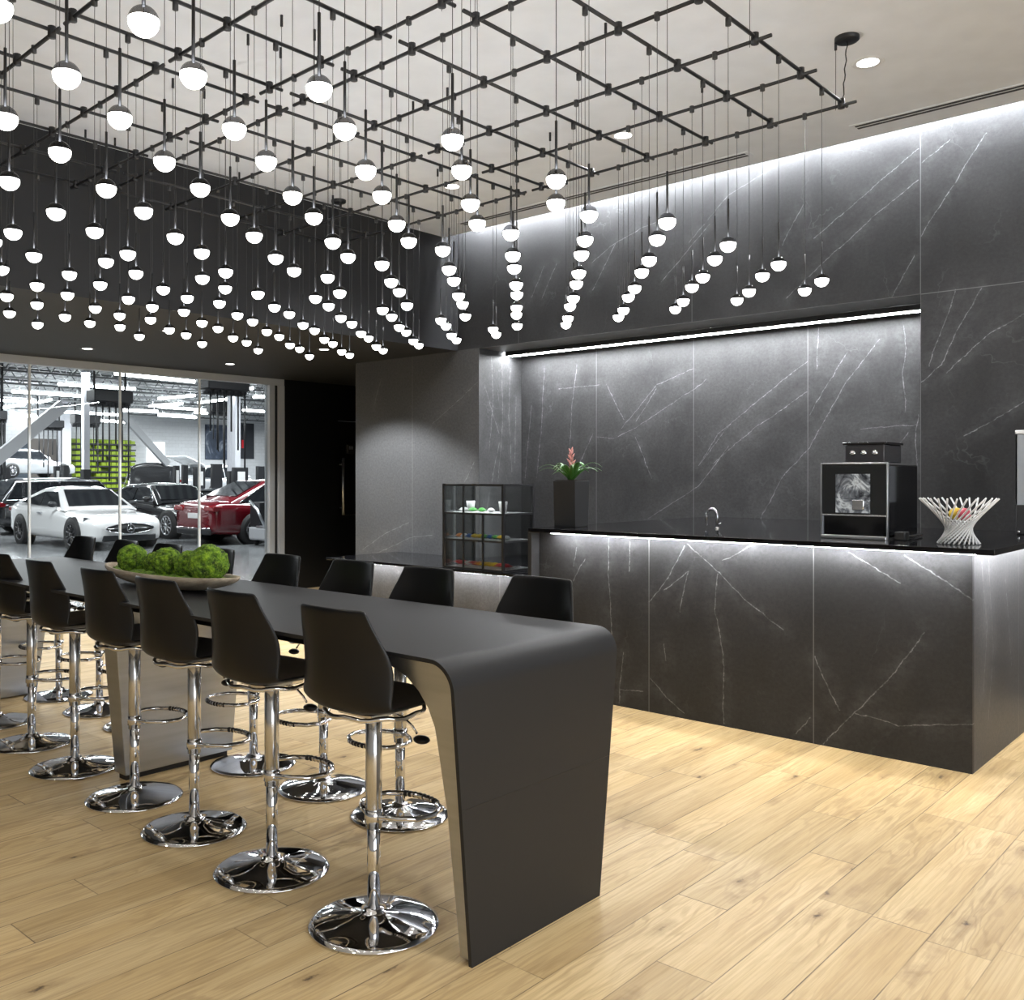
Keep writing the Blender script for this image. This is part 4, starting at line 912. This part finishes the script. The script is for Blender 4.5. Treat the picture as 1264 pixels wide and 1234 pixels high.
    for s in (-1, 1):
        u0 = (zb_ - f0[1]) / (f1[1] - f0[1]); xA = f0[0] + (f1[0] - f0[0]) * u0 - 0.16
        u3 = (zb_ - b0[1]) / (b1[1] - b0[1]) if b1[1] != b0[1] else 0; xD = b0[0] + (b1[0] - b0[0]) * max(0.0, u3) + 0.42
        if kind == 'wagon' or kind == 'suv': xD = xb - 0.05
        xm = (xa + xb) / 2 - (0.15 if kind == 'coupe' else 0.0)
        wz0, wz1 = cw(zb_) + 0.012, cw(zt_) + 0.006
        panel([(xA, s * wz0, zb_), (xa - 0.03, s * wz1, zt_), (xm + 0.03, s * wz1, zt_), (xm + 0.03, s * wz0, zb_)], 'side_window')
        if kind == 'coupe': panel([(xm - 0.03, s * wz0, zb_), (xm - 0.03, s * wz1, zt_), (xb + 0.18, s * wz1, zt_ - 0.02), (xD + 0.1, s * wz0, zb_ + 0.05)], 'side_window')
        else: panel([(xm - 0.03, s * wz0, zb_), (xm - 0.03, s * wz1, zt_), (xb + 0.02, s * wz1, zt_ - 0.01), (xD - 0.2, s * (wz0 - .01), zb_ + 0.03)], 'side_window')
        if kind != 'coupe':
            MB().tube([(xA, s * (wz0 + .008), zb_ - 0.015), (xD - 0.25, s * (wz0 + .008), zb_ - 0.01)], 0.012, 6).build('chrome_trim', M['chrome'], t)
            MB().tube([(xA, s * (wz0 + .005), zb_), (xa - .03, s * (wz1 + .01), zt_ + .02), (xm, s * (wz1 + .012), zt_ + .03), (xb, s * (wz1 + .01), zt_ + .01), (xD - .25, s * (wz0 + .005), zb_)], 0.012, 6).build('chrome_trim', M['chrome'], t)
        mr_ = MB().sphere((xA - 0.06, s * (hw + 0.03), belt + 0.08), 0.11, 12, 8, sq=(0.7, 1.0, 0.62)); mr_.build('wing_mirror', MDK if kind == 'coupe' else body_m, t)
        for ax in (fa, ra):
            MB().lathe([(0.001, s * (hw - 0.24)), (wr_ + 0.045, s * (hw - 0.24)), (wr_ + 0.045, s * (hw + 0.003)), (0.001, s * (hw + 0.003))], 28, (ax, 0, wr_ + 0.01), 'y').build('wheel_arch', M['tyre'], t)
            wl = MB().lathe([(wr_ * 0.70, s * (hw + 0.018)), (wr_ * 0.94, s * (hw + 0.02)), (wr_, s * (hw + 0.0)), (wr_, s * (hw - 0.2)), (0.001, s * (hw - 0.2))], 28, (ax, 0, wr_), 'y').build('wheel', M['tyre'], t)
            rm = MB().lathe([(wr_ * 0.73, s * (hw + 0.018)), (wr_ * 0.67, s * (hw + 0.024)), (wr_ * 0.63, s * (hw - 0.01))], 28, (ax, 0, wr_), 'y')
            for k in range(10):
                a = 2 * PI * k / 10 + 0.2
                rm.tube([(ax + 0.04 * math.cos(a), s * (hw + 0.012), wr_ + 0.04 * math.sin(a)), (ax + wr_ * .66 * math.cos(a + .12), s * (hw + 0.014), wr_ + wr_ * .66 * math.sin(a + .12))], 0.014, 5)
            rm.lathe([(0.001, s * (hw + 0.028)), (0.05, s * (hw + 0.026)), (0.05, s * hw)], 12, (ax, 0, wr_), 'y')
            rm.build('rim', M[rim], wl)
        # lamps and small side marks
        MB().hexa([(xf - 0.42, s * hw * .93, hood * .80), (xf - 0.09, s * hw * .50, hood * .70), (xf - 0.20, s * hw * .50, hood * .70), (xf - 0.52, s * hw * .80, hood * .80),
                   (xf - 0.40, s * hw * .93, hood * .90), (xf - 0.075, s * hw * .50, hood * .80), (xf - 0.25, s * hw * .5, hood * .80), (xf - 0.50, s * hw * .80, hood * .90)]).build('headlamp', M['headlamp'], t)
        MB().box(xr_ - 0.002, xr_ + 0.30, *(sorted((s * hw * .44, s * hw * .885))), zdeck - 0.24, zdeck - 0.11).build('tail_lamp', M['tail'], t, bevel=0.03)
        MB().box(xm + 0.10, xm + 0.30, *(sorted((s * (hw - .02), s * (hw + .012)))), belt - 0.14, belt - 0.11).build('door_handle', M['alu'], t)
    if front:
        g = MB(); w_, z0, h_ = hw * .60, 0.475, 0.12
        g.lathe([(0.0001, 0.055), (1.0, 0.055), (1.0, 0.0)], 28, (0, 0, 0), 'x')
        g.v = [(xf - 0.045 + v[0], v[1] * w_, z0 + v[2] * h_ * (1 - 0.25 * abs(v[1]))) for v in g.v]
        g.build('grille', M['black_matt'], t)
        rg_ = MB().tube([(xf + 0.008, w_ * math.cos(a), z0 + h_ * math.sin(a) * (1 - 0.25 * abs(math.cos(a)))) for a in [2 * PI * k / 28 for k in range(28)]], 0.010, 6, closed=True); rg_.build('grille_rim', M['chrome'], t)
        em = MB().tube([(xf + 0.025, 0.085 * math.cos(a), z0 + 0.085 * math.sin(a)) for a in [2 * PI * k / 24 for k in range(24)]], 0.009, 6, closed=True)
        for k in range(3):
            a = PI / 2 + 2 * PI * k / 3; em.tube([(xf + 0.02, 0, z0), (xf + 0.02, 0.085 * math.cos(a), z0 + 0.085 * math.sin(a))], [0.013, 0.003], 6)
        em.tube([(xf + 0.01, -w_ * .9, z0), (xf + 0.01, -0.1, z0)], 0.006, 5); em.tube([(xf + 0.01, 0.1, z0), (xf + 0.01, w_ * .9, z0)], 0.006, 5)
        em.build('emblem', M['chrome'], t)
        MB().box(xf - 0.10, xf + 0.0, -hw * .66, hw * .66, 0.20, 0.34).build('lower_intake', MDK, t, bevel=0.03)
    else:
        MB().box(xr_ - 0.012, xr_ + 0.02, -0.20, 0.20, 0.60, 0.72).build('licence_plate', M['white'], t, bevel=0.004)
        MB().box(xr_ - 0.010, xr_ + 0.05, -hw * .74, hw * .74, 0.235, 0.37).build('rear_diffuser', MDK, t, bevel=0.03)
        MB().tube([(xr_ - 0.006, -hw * .72, 0.385), (xr_ - 0.006, hw * .72, 0.385)], 0.012, 6).build('chrome_trim', M['chrome'], t)
    return t
car('white_coupe', (10.05, 20.95, 0), -PI / 2 - 0.02, 'white coupe facing the glass with black grille and dark wheels', paint('white car paint', (0.80, 0.80, 0.80)), 4.65, 1.86, 1.355, 2.80, 'coupe', 'rim_dark', True, 0.965)
car('red_sedan', (14.12, 19.15, 0), 0.02, 'dark red sedan seen from its rear corner at the right', paint('dark red paint', (0.13, 0.004, 0.010)), 4.75, 1.84, 1.46, 2.84, 'sedan', 'rim', False, 1.0)
car('black_sedan', (13.25, 22.85, 0), -PI / 2 + 0.03, 'black sedan with silver wheels between white coupe and red sedan', paint('black paint', (0.012, 0.012, 0.014)), 4.7, 1.84, 1.36, 2.8, 'sedan', 'rim', True, 1.0)
car('black_wagon', (12.4, 26.4, 0), 0.0, 'black estate car with red tail lamp behind the white coupe', paint('grey black paint', (0.016, 0.017, 0.02)), 4.8, 1.86, 1.50, 2.85, 'wagon', 'rim', False, 1.0)
# dark SUV with its bonnet open, further back
sv = car('dark_suv', (17.6, 31.5, 0), -PI / 2 - 0.45, 'dark off-roader with raised bonnet behind the black sedan', paint('graphite paint', (0.03, 0.031, 0.034)), 4.6, 1.9, 1.78, 2.7, 'suv', 'rim', True, 1.0)
bn = MB().grid([[(1.05 + 0.42 * v - 0.10 * (2 * u) ** 2, u * 1.45, 1.02 + 1.02 * v - 0.16 * v * (2 * u) ** 2) for u in [-.5 + k / 8 for k in range(9)]] for v in [0, .25, .5, .75, 1]]); bn.build('open_bonnet', paint('graphite bonnet', (0.05, 0.052, 0.057)), sv, solid=0.04)
# white car on a lift at the left, and its lift
p0 = ony(34, 572, 44.0)
car('lifted_white_car', (p0[0], 44.0, 1.50), 0.15, 'white car raised on a lift at the far left of workshop', paint('pearl white', (0.7, 0.72, 0.74)), 4.6, 1.84, 1.42, 2.78, 'sedan', 'rim', True, 0.9)
t = thing('car_lift', (p0[0], 44.0, 0), 'grey two-post lift under the raised white car', 'car lift')
for x in (-1.6, 1.6): MB().box(x - 0.15, x + 0.15, -0.2, 0.2, 0, 1.34).build('post', MCW, t)
MB().box(-1.9, 1.9, -0.9, 0.9, 1.34, 1.495).build('platform', P('grey platform', (0.25, 0.26, 0.28), 0.5), t)
# opened white hatch and boot lid shapes: white car with raised tail
p0 = ony(247, 588, 37.5)
hc = car('white_hatchback', (p0[0] + 1.4, 37.5, 0.55), 0.1, 'white hatchback behind the black sedan with its tailgate raised', paint('white hatch paint', (0.62, 0.64, 0.66)), 4.3, 1.8, 1.5, 2.6, 'wagon', 'rim', False, 1.0)
MB().grid([[(-1.75 - 1.05 * v, u * 1.35, 1.46 + 0.52 * v - .1 * v * v) for u in [-.5 + k / 6 for k in range(7)]] for v in [0, .3, .6, 1]]).build('tailgate', paint('tailgate white', (0.75, 0.77, 0.79)), hc, solid=0.06)
# work benches with screens
rng = random.Random(11)
for k, (a, b, c, d_, Y, s) in enumerate([(70, 573, 92, 592, 30, 'left of the slim column'), (-12, 575, 20, 592, 30, 'at the far left edge'), (219, 573, 240, 590, 27, 'between the dark SUV and red sedan'), (240, 571, 283, 592, 29, 'broad dark one above the red sedan'), (286, 577, 345, 590, 27, 'right one above the red sedan roof')]):
    q0, q1 = ony(a, d_, Y), ony(c, b, Y); W_ = q1[0] - q0[0]; Zt = q1[1]
    t = thing('work_bench', (q0[0], Y, 0), 'dark workshop bench unit with screens and papers, ' + s, 'work bench', 'workshop benches')
    MB().box(0, W_, 0, 0.8, 0, 1.05).build('cabinet', MDK, t, bevel=0.02); MB().box(-0.03, W_ + 0.03, -0.04, 0.84, 1.05, 1.12).build('bench_top', M['alu'], t)
    nb = max(2, int(W_ / 0.8))
    for j in range(nb):
        xx = W_ * (j + .3) / nb; hz = (Zt - 1.12) * rng.uniform(.75, 1.15); ww = W_ / nb * .6
        MB().box(xx, xx + ww, 0.3, 0.45, 1.12, 1.12 + hz).build('monitor', MDK, t, bevel=0.02)
        if j % 2 == 0: MB().box(xx + ww * .25, xx + ww * .75, 0.285, 0.30, 1.12 + hz * .15, 1.12 + hz * .8).build('paper_sheet', M['white'], t)
# stack of tyres near the poster
for k, (dx, z) in enumerate([(0, 0), (0, .26), (0, .52), (0, .78), (0.75, 0), (0.75, .26), (0.75, .52)]):
    x0 = ony(256, 590, 24.5)[0]
    q = MB().lathe([(0.19, 0.02), (0.30, 0.0), (0.34, 0.05), (0.34, 0.20), (0.30, 0.25), (0.19, 0.23), (0.19, 0.02)], 24).build('tyre', M['tyre']); q.location = (x0 + dx, 24.5, z)
    tag(q, 'black tyre in the %s stack behind the red sedan, %s from the floor' % (['left', 'right'][k > 3], ordn(k + 1 if k < 4 else k - 3)), 'tyre', 'stacked tyres')
# silver equipment cart in front of the red car at the right frame
x0, y0 = onz(311, 676, 0.0)
t = thing('equipment_cart', (x0 + 0.42, y0 + 0.05, 0), 'silver and black equipment cart overlapping the red sedan at right', 'cart')
MB().box(0, 1.5, 0, 0.7, 0.12, 0.42).build('drawer_base', P('silver grey enamel', (0.45, 0.46, 0.48), 0.3), t, bevel=0.05)
MB().box(0.03, 1.47, 0.3, 0.68, 0.42, 0.98).build('upright_panel', MDK, t, bevel=0.03)
MB().tube([(0.0, 0.05, 0.42), (-0.03, 0.3, 0.8), (0.02, 0.66, 1.0)], 0.03, 8).build('side_handle', M['alu'], t)
MB().box(0.0, 1.5, -0.02, 0.4, 0.40, 0.45).build('tray', M['alu'], t, bevel=0.01)
for x in (0.15, 1.3):
    for y in (0.12, 0.58): MB().lathe([(0.001, -0.03), (0.06, -0.03), (0.06, 0.03), (0.001, 0.03)], 14, (x, y, 0.06), 'y').build('castor', M['tyre'], t)

# ------------------------------------------------------------------ sky background and added fill lamps
wd = bpy.data.worlds.new('World'); sc.world = wd; wd.use_nodes = True
bg = wd.node_tree.nodes['Background']; bg.inputs[0].default_value = (0.85, 0.92, 1.0, 1); bg.inputs[1].default_value = 1.0
area((1.2, -4.85, 1.9), (math.radians(90), 0, 0), 9.0, 2.8, 260, (0.95, 0.98, 1.0), 'added_window_fill')  # unseen lamp added at the opening, fill from behind the camera
# area lamps added under the workshop roof to boost the tube lights
for i, (x, y) in enumerate([(6, 18), (14, 18), (10, 26), (20, 26), (14, 36), (26, 36), (2, 30), (18, 43), (30, 43), (8, 43)]):
    area((x, y, 4.5), (0, 0, 0), 6, 0.4, 500 if y < 30 else 900, (0.95, 0.98, 1.0), 'workshop_fill_lamp')
# unseen downlights added across the high ceiling to fill the lounge
for i, (x, y) in enumerate([(2.2, 0.0), (5.2, -0.8), (-1.2, 2.0), (-1.0, 4.8), (0.2, -2.5), (3.6, -2.5)]):
    t = thing('ceiling_downlight', (x, y, ZC), 'added unseen fill downlight above the camera side of the lounge', 'light', 'added fill lights out of view')
    MB().lathe([(0.062, -0.003), (0.085, -0.006), (0.092, -0.001)], 28).build('trim_ring', M['white'], t)
    MB().lathe([(0.0001, -0.004), (0.062, -0.004)], 28).build('lens', M['down'], t)
    l = bpy.data.lights.new('spot', 'SPOT'); l.energy = 190 if x < 3 else 95; l.spot_size = math.radians(130); l.spot_blend = 0.8; l.shadow_soft_size = 0.06; l.color = (0.96, 0.98, 1.0)
    q = bpy.data.objects.new('downlight_lamp', l); COL.objects.link(q); q.location = (x, y, ZC - 0.03)

# ------------------------------------------------------------------ camera and view
cd = bpy.data.cameras.new('Camera'); cam = bpy.data.objects.new('Camera', cd); COL.objects.link(cam)
cam.location = (0, 0, H); cam.rotation_euler = (PI / 2, 0, -math.atan2(0.7338, 0.6790))
cd.sensor_width = 36; cd.lens = 1171 / 1264 * 36; cd.shift_x = (632 - 566) / 1264; cd.shift_y = -(617 - 588) / 1264
cd.clip_end = 200; sc.camera = cam
sc.view_settings.view_transform = 'Standard'; sc.view_settings.look = 'None'; sc.view_settings.gamma = 1; sc.view_settings.exposure = 0.0
sc.cycles.max_bounces = 8; sc.cycles.diffuse_bounces = 3; sc.cycles.glossy_bounces = 4; sc.cycles.transparent_max_bounces = 12; sc.cycles.sample_clamp_indirect = 6
sc.cycles.use_denoising = True
